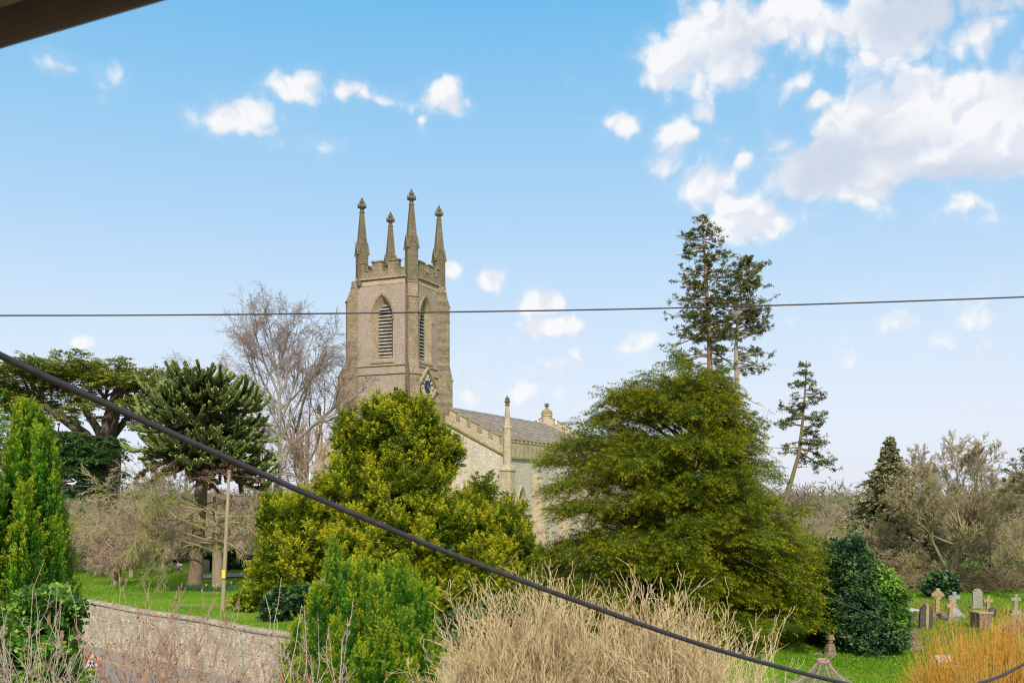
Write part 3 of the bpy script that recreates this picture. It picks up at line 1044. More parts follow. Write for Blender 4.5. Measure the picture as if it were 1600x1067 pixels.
def head_mesh(mb, w, h, t, top='round', z0=-.1):
    p = [(-w / 2, z0), (w / 2, z0)]
    if top == 'round':
        p += [(w / 2 * math.cos(a), h - w / 2 * .8 + w / 2 * .8 * math.sin(a)) for a in [i * PI / 12 for i in range(13)]]
    elif top == 'gothic':
        hs = h - w * .62
        p += [(w / 2, hs)] + [(w / 2 * (1 - (i / 6) ** 1.6), hs + (h - hs) * math.sin(i / 6 * PI / 2)) for i in range(1, 7)]
        p += [(-w / 2 * (1 - (i / 6) ** 1.6), hs + (h - hs) * math.sin(i / 6 * PI / 2)) for i in range(5, -1, -1)]
    elif top == 'shoulder':
        p += [(w / 2, h * .86), (w * .40, h * .88)] + [(w * .38 * math.cos(a), h * .88 + h * .12 * math.sin(a)) for a in [i * PI / 10 for i in range(11)]] + [(-w * .40, h * .88), (-w / 2, h * .86)]
    else:
        p += [(w / 2, h), (-w / 2, h)]
    mb.prism(p, (-t / 2, t / 2), lambda u, v, w_: (u, w_, v))


def grave(name, label, x, y, rz=0.0, tilt=(0, 0), cat='gravestone', grp='gravestones in the churchyard', D=None):
    D = D or gD(y)
    o = thing(name, label, cat, (gx(x, D), D, 0.02), rz, grp)
    o.rotation_euler = (tilt[0], tilt[1], rz)
    return o


def part(name, o, mat, fn, bevel=.015):
    mb = MB(); fn(mb)
    return mb.build(name, mat, o, bevel=bevel)


def celtic(mb):
    cross_mesh(mb, 1.05, .52, .15, .14, .72, .28)
    za = .28 + 1.05 * .72
    n = 20
    vs = []
    for r in (.155, .215):
        for d in (-.045, .045):
            vs += [(r * math.cos(2 * PI * i / n), d, za + r * math.sin(2 * PI * i / n)) for i in range(n)]
    fs = []
    for i in range(n):
        j = (i + 1) % n
        fs += [(i, j, 2 * n + j, 2 * n + i), (n + i, n + j, 3 * n + j, 3 * n + i), (i, j, n + j, n + i), (2 * n + i, 2 * n + j, 3 * n + j, 3 * n + i)]
    mb.add(vs, fs)


def steps(mb, a=.42, n=2, h=.14):
    for i in range(n):
        mb.frus(0, 0, i * h - .03, (i + 1) * h, a - i * .12, a - i * .12 - .02)


g = grave('celtic_cross', 'tan celtic ring cross with yellow lichen on its head, on a stepped base', 1465, 966, rad(-12), cat='grave cross')
part('cross', g, M_g_och, celtic); part('base', g, M_g_brown, steps)
g = grave('stone_cross', 'pale grey stone cross on a tapering plinth behind the ochre cross', 1491, 964, rad(-8), cat='grave cross')
part('cross', g, M_g_grey, lambda m: cross_mesh(m, .75, .50, .15, .13, .68, .38)); part('plinth', g, M_g_grey, lambda m: (m.frus(0, 0, -.03, .14, .38, .36), m.frus(0, 0, .14, .42, .30, .12)))
g = grave('stone_cross', 'small ochre lichened cross on a brown block in front of the pale grey cross', 1485, 972, rad(10), cat='grave cross')
part('cross', g, M_g_och, lambda m: cross_mesh(m, .88, .42, .17, .16, .66, .12)); part('base', g, M_g_brown, lambda m: m.frus(0, 0, -.03, .2, .3, .26))
g = grave('dark_headstone', 'near black pointed headstone with an ochre strip down its middle', 1446, 985, rad(8), (rad(3), 0))
hs_ = part('slab', g, M_g_dark, lambda m: head_mesh(m, .56, 1.06, .14, 'gothic'))
part('strip', g, M_g_och, lambda m: m.box(-.06, .07, -.12, .12, -.05, 1.10))
g = grave('headstone', 'pale lichened headstone with shouldered round top beyond the brown chest tomb', 1527, 952, rad(-4))
part('slab', g, M_g_pale, lambda m: head_mesh(m, .46, 1.0, .12, 'shoulder'))
part('base', g, M_g_pale, lambda m: m.box(-.3, .3, -.14, .14, -.03, .12))
g = grave('chest_tomb', 'squat brown lichened chest tomb standing in the long yellow grass', 1533, 984, rad(6), cat='tomb')
part('chest', g, M_g_brown, lambda m: m.box(-.27, .27, -.34, .34, -.03, .66)); part('slab', g, M_g_och, lambda m: m.box(-.31, .31, -.38, .38, .66, .75), .03)
g = grave('stone_cross', 'ochre cross with pale thin arms rising behind the brown chest tomb', 1544, 962, rad(-6), cat='grave cross')
part('cross', g, M_g_och, lambda m: cross_mesh(m, .80, .40, .13, .12, .72, .1)); part('base', g, M_g_pale, lambda m: m.frus(0, 0, -.03, .16, .26, .22))
g = grave('dark_headstone', 'low dark rounded headstone beside the brown chest tomb', 1549, 967, rad(18), (rad(4), rad(3)))
part('slab', g, M_g_dark, lambda m: head_mesh(m, .40, .52, .13, 'round'))
g = grave('stone_cross', 'faint pale grey cross at the right edge above the purple brown bush', 1587, 962, rad(-10), cat='grave cross')
part('cross', g, M_g_pale, lambda m: cross_mesh(m, .78, .45, .14, .13, .7, .2)); part('plinth', g, M_g_pale, lambda m: steps(m, .34, 2, .12))
g = grave('broken_cross', 'dark weathered broken cross leaning on a crumbling stepped block near the holly', 1431, 1017, rad(-22), (0, rad(-9)), cat='grave cross')
part('cross', g, M_g_brown, lambda m: (cross_mesh(m, .40, .34, .17, .16, .66, .30))); part('block', g, M_g_brown, lambda m: (m.frus(.02, 0, -.05, .16, .25, .23), m.frus(0, 0, .16, .34, .19, .13)), .03)
g = grave('kerbed_grave', 'white marble kerbed grave with tilted white tablet in the rough grass', 1481, 1041, rad(4), cat='grave')
part('kerb', g, M_g_white, lambda m: (m.box(-.40, .40, -.5, -.40, -.03, .1), m.box(-.40, -.31, -.4, .5, -.03, .1), m.box(.31, .40, -.4, .5, -.03, .1)))
part('tablet', g, M_g_white, lambda m: m.prism([(-.05, .06), (.3, .30), (.3, .22), (-.02, .03)], (-.25, .25), lambda u, v, w: (w, u + .1, v)))
g = grave('ledger_stone', 'flat white ledger slab lying in dry grass beside the holly', 1413, 957, rad(10), cat='grave')
part('slab', g, M_g_white, lambda m: m.box(-.55, .55, -.5, .5, .08, .17)); part('base', g, M_g_brown, lambda m: m.box(-.62, .62, -.56, .56, -.03, .08))
g = grave('low_stone', 'low dark grey block sunk in grass beside the near black headstone', 1428, 972, rad(-15))
part('slab', g, M_g_dark, lambda m: m.frus(0, 0, -.04, .15, .24, .2), .03)
g = grave('weathered_monument', 'weathered brown grave pedestal half hidden between big yew and dark holly', 1297, 1026, rad(15), cat='grave monument')
part('pedestal', g, M_g_brown, lambda m: (m.frus(0, 0, -.03, .36, .17, .13), m.frus(.01, 0, .36, .44, .13, .08)), .03)
part('block', g, M_g_brown, lambda m: (m.frus(.01, 0, .44, .56, .07, .075), m.frus(.03, 0, .56, .74, .12, .07)), .03)
# beyond the lawn to the left
g = grave('stone_cross', 'white stone cross leaning over beside a brown block on the lawn', 284, 893, rad(10), (0, rad(-24)), cat='grave cross')
part('cross', g, M_g_white, lambda m: cross_mesh(m, .62, .46, .15, .14, .66, 0.05))
g = grave('low_stone', 'brown block headstone touching the leaning white cross', 276, 894, rad(5))
part('slab', g, M_g_brown, lambda m: m.box(-.35, .25, -.12, .1, -.04, .42), .03)
part('base', g, M_g_brown, lambda m: m.box(-.42, .32, -.3, .25, -.04, .07), .02)
for (x, y, w_, h_, tp, mt, lb) in ((113, 893, .62, 1.35, 'shoulder', M_g_brown, 'tall dim brown headstone closest to the golden cypress'),
                                   (135, 892, .5, 1.3, 'gothic', M_g_pale, 'pointed pale headstone between two headstones under the thorn tree'),
                                   (126, 889, .6, 1.2, 'round', M_g_brown, 'round topped brown headstone half behind the pointed pale one'),
                                   (147, 889, .5, 1.1, 'round', M_g_grey, 'narrow grey headstone under the bare thorn tree'),
                                   (216, 888, .45, .9, 'gothic', M_g_brown, 'small pointed brown headstone behind the drooping bare twigs'),
                                   (236, 884, .5, .95, 'round', M_g_pale, 'rounded pink grey headstone at the back of the lawn'),
                                   (321, 894, .5, .9, 'shoulder', M_g_pale, 'shouldered pale headstone right beside the monkey puzzle trunk')):
    g = grave('headstone', lb, x, y, rad((x * 37) % 30 - 15), (0, rad((x % 7) - 3)), D=gD(y))
    part('slab', g, mt, lambda m: head_mesh(m, w_, h_, .13, tp))
g = grave('obelisk_monument', 'stepped brown monument with tapered pillar behind the wooden pole', 376, 884, rad(10), cat='grave monument')
part('pillar', g, M_g_brown, lambda m: m.frus(0, 0, .5, 1.75, .48, .24)); part('cap', g, M_g_brown, lambda m: m.frus(0, 0, 1.75, 1.98, .24, .04)); part('base', g, M_g_pale, lambda m: (m.frus(0, 0, -.03, .22, .85, .83), m.frus(0, 0, .22, .5, .6, .55)))
g = grave('chest_tomb', 'long pale chest tomb with overhanging slab beside the golden yew', 402, 886, rad(4), cat='tomb')
part('chest', g, M_g_brown, lambda m: m.box(-.85, .85, -.4, .4, -.03, .85)); part('slab', g, M_g_pale, lambda m: m.box(-1.0, 1.0, -.52, .52, .85, 1.0), .03)
g = grave('white_monument', 'white tapered grave monument at the edge of the golden yew', 409, 897, rad(12), cat='grave monument')
part('pillar', g, M_g_white, lambda m: m.frus(0, 0, .12, 1.35, .34, .15)); part('base', g, M_g_white, lambda m: m.frus(0, 0, -.03, .14, .45, .42))
# ------------------------------------------------------------------ vegetation
def rngs(seed):
    return np.random.default_rng(seed), random.Random(seed)


def nrm(v):
    l = math.sqrt(v[0] * v[0] + v[1] * v[1] + v[2] * v[2]) or 1e-9
    return (v[0] / l, v[1] / l, v[2] / l)


def rot_off(d, ang, az):
    """direction at angle ang from d, around it by az"""
    ref = (0, 0, 1) if abs(d[2]) < .9 else (1, 0, 0)
    x = nrm((d[1] * ref[2] - d[2] * ref[1], d[2] * ref[0] - d[0] * ref[2], d[0] * ref[1] - d[1] * ref[0]))
    y = (d[1] * x[2] - d[2] * x[1], d[2] * x[0] - d[0] * x[2], d[0] * x[1] - d[1] * x[0])
    s, c = math.sin(ang), math.cos(ang)
    ca, sa = math.cos(az), math.sin(az)
    return nrm(tuple(d[i] * c + (x[i] * ca + y[i] * sa) * s for i in range(3)))


def grow(T, C, p, d, L, r, lv, P, R, tips=None):
    """recursive branching: T takes the heavy limbs, C the twigs"""
    n = P['steps'][lv]
    st = L / n
    last = lv >= len(P['n'])
    nch = 0 if last else P['n'][lv]
    f0 = P['start'][lv] if not last else 2
    w = P['wig'][lv]; tr = P['trop'][lv]; tp = P.get('taper', .7)
    S_ = T if lv < P.get('heavy', 1) else C
    tint = min(1.0, lv / max(1, len(P['n'])))
    ra = r
    rmin = P.get('rmin', .004)
    for i in range(n):
        f = (i + 1) / n
        d = nrm((d[0] + R.gauss(0, w), d[1] + R.gauss(0, w), d[2] + R.gauss(0, w) + tr))
        q = (p[0] + d[0] * st, p[1] + d[1] * st, p[2] + d[2] * st)
        rb = max(rmin, r * (1 - f * tp))
        S_.add(p, q, ra, rb, tint)
        if f >= f0 and nch:
            e = nch / (n * (1 - f0) + 1e-6)
            k = int(e) + (R.random() < e - int(e))
            for _ in range(k):
                ang = R.uniform(*P['ang'][lv])
                cd = rot_off(d, ang, R.uniform(0, 2 * PI))
                if P.get('flat'): cd = nrm((cd[0], cd[1], cd[2] * P['flat']))
                if P.get('bias'):
                    b = P['bias']; cd = nrm((cd[0] + b[0], cd[1] + b[1], cd[2] + b[2]))
                cl = L * R.uniform(*P['ratio'][lv]) * (1 - P.get('short', .45) * f)
                t_ = R.random()
                cp = (p[0] + (q[0] - p[0]) * t_, p[1] + (q[1] - p[1]) * t_, p[2] + (q[2] - p[2]) * t_)
                grow(T, C, cp, cd, cl, max(rmin, min(rb * .75, r * P.get('rr', .5))), lv + 1, P, R, tips)
        p, ra = q, rb
    if tips is not None: tips.append((p, d, lv))


def bare_tree(name, label, base, stems, P, mat, seed, group=None, cat='tree', tmat=None, core=None):
    """stems: list of (offset from the base, direction, length, radius)"""
    R = random.Random(seed)
    o = thing(name, label, cat, base, 0, group)
    T, C = Segs(), Segs()
    if core:
        for i in range(12):
            T.add((0, 0, core[0] * i / 12), (0, 0, core[0] * (i + 1) / 12), core[1] * (1 - .075 * i), core[1] * (1 - .075 * (i + 1)), .2)
    for off, d, L, r in stems:
        grow(T, C, off, nrm(d), L, r, 0, P, R)
    if T.a: T.build('trunk', tmat or mat, o, 8)
    if C.a: C.build('crown', mat, o, 3)
    return o


M_bark_grey = bark_mat('grey_bark', (.20, .17, .13), (.30, .26, .20), (.25, .27, .12), 3)
M_bark_brown = bark_mat('brown_bark', (.14, .10, .065), (.24, .17, .11), (.16, .15, .06), 3)
M_bark_pink = bark_mat('pinkish_bark', (.30, .20, .15), (.40, .29, .22), None, 3)
M_bark_red = bark_mat('red_conifer_bark', (.22, .13, .08), (.33, .21, .14), None, 4)
M_pine_stem = bark_mat('pale_conifer_bark', (.30, .24, .18), (.42, .34, .26), None, 4)
M_twig_grey = bark_mat('grey_twigs', (.32, .26, .155), (.46, .385, .25), (.37, .35, .14), 2.5, tinted=True)
M_twig_moss = bark_mat('mossy_twigs', (.30, .28, .10), (.46, .36, .24), (.33, .34, .09), 1.2, tinted=True)
M_twig_pink = bark_mat('pinkish_twigs', (.30, .20, .14), (.46, .33, .25), None, 2.5, tinted=True)
M_twig_birch = bark_mat('birch_twigs', (.40, .37, .32), (.25, .155, .11), None, 2.0, tinted=True)
M_twig_beige = bark_mat('beige_stems', (.42, .31, .16), (.72, .57, .32), (.50, .36, .20), 2.6, tinted=True)
M_twig_orange = bark_mat('orange_stems', (.40, .17, .035), (.66, .34, .05), (.60, .45, .12), 1.6, tinted=True)
M_twig_whip = bark_mat('reddish_whips', (.26, .17, .115), (.44, .29, .20), (.46, .38, .28), 2.2, tinted=True)
M_twig_pale = bark_mat('greyish_whips', (.32, .27, .21), (.48, .40, .32), (.45, .44, .30), 2.2, tinted=True)

M_yew = leaf_mat('yew_leaves', (.024, .062, .006), (.115, .175, .010), (.41, .37, .014), .26, .2, .45, .45)
M_yew_gold = leaf_mat('golden_yew_leaves', (.045, .105, .008), (.215, .275, .012), (.64, .56, .018), .3, .2, .5, .3)
M_cyp = leaf_mat('golden_cypress_leaves', (.012, .070, .009), (.065, .25, .014), (.46, .48, .02), .3, .25, .8, .3)
M_pine = leaf_mat('dark_conifer_leaves', (.035, .052, .012), (.115, .14, .028), (.26, .26, .05), .2, .3, .5, .5)
M_cedar = leaf_mat('cedar_leaves', (.04, .075, .014), (.14, .19, .022), (.42, .40, .04), .25, .3, .3, .5)
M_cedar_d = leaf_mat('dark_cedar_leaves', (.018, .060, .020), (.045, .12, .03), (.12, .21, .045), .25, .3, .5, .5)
M_arau = leaf_mat('monkey_puzzle_scales', (.05, .09, .022), (.17, .25, .055), (.42, .48, .14), .05, .45, .5, .4)
M_arau_dead = leaf_mat('dead_monkey_puzzle_scales', (.10, .05, .03), (.22, .11, .07), (.36, .21, .14), .05, .2, .5, .4)
M_holly = leaf_mat('holly_leaves', (.008, .030, .010), (.022, .075, .018), (.11, .23, .035), .12, .7, .7, .4)
M_laurel = leaf_mat('fresh_shrub_leaves', (.03, .11, .01), (.10, .25, .02), (.32, .46, .06), .3, .5, .8, .4)
M_dkyew = leaf_mat('dark_yew_leaves', (.006, .026, .010), (.014, .050, .018), (.035, .085, .03), .15, .35, .6, .4)
M_spruce = leaf_mat('grey_spruce_leaves', (.13, .14, .065), (.25, .25, .12), (.40, .38, .20), .15, .25, .5, .5)
M_thicket = leaf_mat('bramble_leaves', (.08, .07, .03), (.16, .13, .06), (.26, .20, .10), .2, .2, .5, .5)
M_daff = leaf_mat('bulb_leaves', (.02, .07, .02), (.05, .13, .05), (.10, .20, .09), .25, .3, 1, .4)


def trunk_tube(o, pts, rs, mat, n=10, name='trunk'):
    mb = MB()
    mb.tube(pts, rs, n)
    return mb.build(name, mat, o, smooth=True)


def lobes_pts(lobes, n, rng, r0=.82, r1=1.03, keep=.72):
    """points and outward normals on a union of ellipsoids (c, (rx, ry, rz))"""
    C = np.array([l[0] for l in lobes], float); Rr = np.array([l[1] for l in lobes], float)
    wgt = (Rr[:, 0] * Rr[:, 1] + Rr[:, 1] * Rr[:, 2] + Rr[:, 0] * Rr[:, 2]); wgt /= wgt.sum()
    P_, N_ = [], []
    got = 0
    while got < n:
        k = rng.choice(len(lobes), n, p=wgt)
        d = unit(rng.normal(0, 1, (n, 3)))
        p = C[k] + Rr[k] * d * rng.uniform(r0, r1, (n, 1))
        ok = np.ones(n, bool)
        for j in range(len(lobes)):
            q = np.linalg.norm((p - C[j]) / Rr[j], axis=1)
            ok &= ~((q < keep) & (k != j))
        nv = unit(d / Rr[k])
        P_.append(p[ok]); N_.append(nv[ok]); got += ok.sum()
    return np.concatenate(P_)[:n], np.concatenate(N_)[:n]


# ---- columnar golden cypresses -------------------------------------------------
def plume_tree(name, label, base, plumes, mat, seed, per=42, ls=.035, dens=70, sl=.34, cat='tree', group=None, bark=None, up=.9, t1=.95):
    """plumes: (dx, dy, height, radius) upright flames of foliage from the ground"""
    rng, R = rngs(seed)
    o = thing(name, label, cat, base, 0, group)
    lv = Leaves(rng)
    for (dx, dy, h, r) in plumes:
        n = int(dens * h * r * 3.2)
        t = rng.random(n) ** .9
        prof = np.where(t < .72, 1 - .15 * np.abs(t - .45), np.sqrt(np.clip((1 - t) / .28, 0, 1)) * .96)
        az = rng.uniform(0, 2 * PI, n)
        # flame shaped side plumes: each grows up and out, deep gaps stay between them
        nf = max(10, int(h * r * 7))
        fz = rng.random(nf); fa = rng.uniform(0, 2 * PI, nf)
        d2 = ((t[:, None] - fz[None] - .03) * h / (sl * 3.2)) ** 2 + ((np.abs((az[:, None] - fa[None] + PI) % (2 * PI) - PI)) * r / (sl * .48)) ** 2
        near = np.sqrt(d2.min(1)); fi = d2.argmin(1)
        rel = ((t - fz[fi]) * h / (sl * 3.2)).clip(-1, 1)          # place along the flame: its young tip is yellower
        bulge = np.clip(1.2 - .58 * near, .42, 1.2)
        rr = r * prof * bulge * rng.uniform(.9, 1.02, n)
        nv = np.stack([np.cos(az), np.sin(az), np.zeros(n)], 1)
        p = np.stack([dx + rr * np.cos(az), dy + rr * np.sin(az), h * t - .2], 1)
        # lean towards the flame's tip
        tip_az = fa[fi]; lean_ = np.stack([np.cos(tip_az), np.sin(tip_az), np.zeros(n)], 1)
        dr = unit(nv * .28 + lean_ * .16 + np.array([0, 0, up]) + rng.normal(0, .10, (n, 3)))
        lv.sprays(p - dr * sl * .35, dr, sl * rng.uniform(.7, 1.35, n) * (1.1 - .25 * np.clip(near, 0, 1.5)), sl * .26, per, ls, t0=.02, t1=t1, tn=.08, along=1.3, flat=.9, asp=.34, nrm=unit(nv + lean_ * .5), loose=.5, toff=.24 * rel - .08 - .10 * near.clip(0, 1.5))  # tint also darkened between flames, shade put into the leaf colour
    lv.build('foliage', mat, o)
    T = MB()
    for (dx, dy, h, r) in plumes:
        T.tube([(dx * .4, dy * .4, 0), (dx, dy, h * .3), (dx, dy, h * .9)], [.09, .07, .012], 6)
    T.build('trunk', bark or M_bark_brown, o, smooth=True)
    return o


D = 13.0
b = Vector((gx(-52, D), D, RZ))
px = lambda x, D: gx(x, D)
plume_tree('golden_cypress', 'tall golden green cypress column rising past the roof edge of the lawn at the left', b,
           [(px(28, D) - b.x, .1, zz(606, D) - RZ, .42), (px(-20, D) - b.x, -.25, zz(575, D) - RZ, .55), (px(62, D) - b.x, .05, zz(650, D) - RZ, .26),
            (px(-90, D) - b.x, .1, 8.6, .6), (px(45, D) - b.x, .5, zz(640, D) - RZ, .42), (-.2, .6, 8.0, .6), (px(8, D) - b.x, -.45, zz(700, D) - RZ, .36), (px(55, D) - b.x, -.3, zz(740, D) - RZ, .30), (px(40, D) - b.x, .35, zz(618, D) - RZ, .42), (px(74, D) - b.x, .15, zz(690, D) - RZ, .24), (px(10, D) - b.x, .3, zz(632, D) - RZ, .45), (px(82, D) - b.x, .0, zz(800, D) - RZ, .2)],
           M_cyp, 11, per=72, ls=.0175, dens=185, sl=.27, t1=.86)
D = 24.0
b = Vector((gx(588, D), D, RZ))
Rp = random.Random(6)
plume_tree('golden_cypress', 'bushy many plumed golden green cypress in front of the golden yew', b,
           [(px(x, D) - b.x, dy, zz(y, D) - RZ, r * Rp.uniform(.66, .86)) for x, y, dy, r in
            ((517, 838, .2, .36), (500, 905, -.3, .33), (545, 872, -.4, .34), (572, 868, .3, .36), (560, 915, -.9, .30), (598, 890, -.8, .34), (625, 862, .1, .38),
             (655, 905, .0, .36), (672, 902, .4, .34), (640, 940, -.9, .34), (612, 955, -1.2, .3), (535, 950, -1.0, .34), (670, 975, -.6, .3), (488, 985, .1, .28), (575, 985, -1.3, .32), (520, 1000, -1.1, .3), (650, 1010, -1.1, .3), (462, 960, .2, .26), (448, 1000, .1, .26), (470, 1020, -.6, .28), (438, 1050, 0, .25), (590, 880, .9, .5), (640, 890, .9, .5), (545, 880, .9, .5))],
           M_cyp, 12, per=56, ls=.026, dens=135, sl=.42, t1=.95)

# ---- golden yew ----------------------------------------------------------------
def lobe_tree(name, label, base, lobes, mat, seed, n, per, L, W, ls, upw=.6, droop=.0, trunk=None, bark=None, cat='tree', inner=.35, t0=.1, t1=.95, asp=.42, keep=.72, group=None, rnd=.3, flat=.9, fol='crown', tuft=11):
    rng, R = rngs(seed)
    o = thing(name, label, cat, base, 0, group)
    lv = Leaves(rng)
    p, nv = lobes_pts(lobes, n, rng, keep=keep)
    ok = p[:, 2] > .05
    p, nv = p[ok], nv[ok]
    # tufts: sprays burst from clump centres on the crown, hollows stay between them
    k = max(12, n // tuft)
    sel = rng.choice(len(p), min(k, len(p)), replace=False)
    sp, sn = p[sel], nv[sel]
    ci = rng.integers(0, len(sel), len(p))
    csz = rng.uniform(.55, 1.35, len(sel))[ci]
    off = unit(rng.normal(0, 1, p.shape)) * (rng.random((len(p), 1)) ** .5) * (L * .62) * csz[:, None]
    p = sp[ci] + off - sn[ci] * L * .15
    dr = unit(sn[ci] * .45 + off / (L * .6) * .75 + np.array([0, 0, upw]) + rng.normal(0, rnd, p.shape))
    lv.sprays(p - dr * L * .4, dr, L * rng.uniform(.6, 1.25, len(p)) * (.6 + .4 * csz), W, per, ls, droop=droop, t0=t0, t1=t1, flat=flat, asp=asp, nrm=unit(sn[ci] * .6 + off / L * .8), loose=.5)
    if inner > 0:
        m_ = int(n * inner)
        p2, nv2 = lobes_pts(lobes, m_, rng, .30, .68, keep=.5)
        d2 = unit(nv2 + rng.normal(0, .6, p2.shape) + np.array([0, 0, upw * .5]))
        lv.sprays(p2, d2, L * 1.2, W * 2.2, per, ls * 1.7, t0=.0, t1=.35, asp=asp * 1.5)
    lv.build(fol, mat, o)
    if trunk:
        T = MB()
        T.tube(trunk[0], trunk[1], 10)
        for _ in range(trunk[2] if len(trunk) > 2 else 14):
            l = lobes[R.randrange(len(lobes))]
            a = Vector(trunk[0][0]).lerp(Vector(trunk[0][-1]), R.uniform(.15, .8))
            c = Vector(l[0]); e = c + Vector((R.gauss(0, .4) * l[1][0], R.gauss(0, .4) * l[1][1], R.gauss(0, .3) * l[1][2]))
            mid = a.lerp(e, .5) + Vector((0, 0, .3))
            rr = trunk[1][0] * .28
            T.tube([a, mid, e], [rr, rr * .6, .02], 6)
        T.build('trunk', bark or M_bark_brown, o, smooth=True)
    return o


D = 47.0
b = Vector((gx(625, D), D, 0))
def lob(x, y, rx, ry, D=D, b=None, dy=0.0, rd=None):
    """ellipsoid seen at pixel x, y with pixel radii rx, ry"""
    k = D / F
    return ((gx(x, D) - b.x, dy, zz(y, D) - b.z), (rx * k, (rd or rx * k), ry * k))
lobes = [lob(625, 690, 62, 62, D, b, 0, 1.9), lob(598, 660, 34, 40, D, b, -.4, 1.2), lob(652, 665, 34, 40, D, b, .2, 1.2), lob(622, 648, 30, 30, D, b, 0, .9), lob(555, 705, 38, 48, D, b, .3, 1.5), lob(688, 712, 32, 46, D, b, .4, 1.4),
         lob(560, 770, 62, 60, D, b, -.6, 2.2), lob(640, 775, 78, 66, D, b, -1.0, 2.4), lob(445, 840, 40, 64, D, b, -.5, 1.5), lob(432, 800, 20, 32, D, b, -.3, .8), lob(490, 830, 52, 70, D, b, -1.4, 2.0), lob(462, 880, 54, 50, D, b, -1.6, 1.8),
         lob(745, 804, 40, 46, D, b, -.3, 1.8), lob(790, 830, 38, 46, D, b, -.5, 1.8), lob(715, 835, 70, 66, D, b, -1.8, 2.4), lob(765, 880, 62, 56, D, b, -1.6, 2.4), lob(600, 850, 90, 70, D, b, -2.2, 2.4), lob(650, 910, 110, 50, D, b, -2.2, 2.4), lob(520, 770, 24, 30, D, b, -.3, .9), lob(757, 768, 18, 20, D, b, -.2, .8), lob(540, 672, 18, 26, D, b, .1, .8), lob(800, 865, 44, 56, D, b, -1.2, 1.8), lob(800, 800, 20, 18, D, b, 0, .7), lob(700, 925, 70, 44, D, b, -2.4, 1.8), lob(785, 915, 66, 44, D, b, -2.2, 1.8), lob(845, 900, 50, 46, D, b, -1.6, 1.8), lob(425, 905, 26, 34, D, b, -.8, 1.0)]
lobe_tree('golden_yew', 'broad olive gold yew with bright tips standing in front of the church tower', b, lobes, M_yew_gold, 21, 7600, 62, .64, .19, .040, upw=.8, t0=0, asp=.36, inner=.7, rnd=.22, tuft=13, trunk=([(0, 0, 0), (.1, 0, 3), (0, 0, 7.5)], [.5, .35, .08], 22))

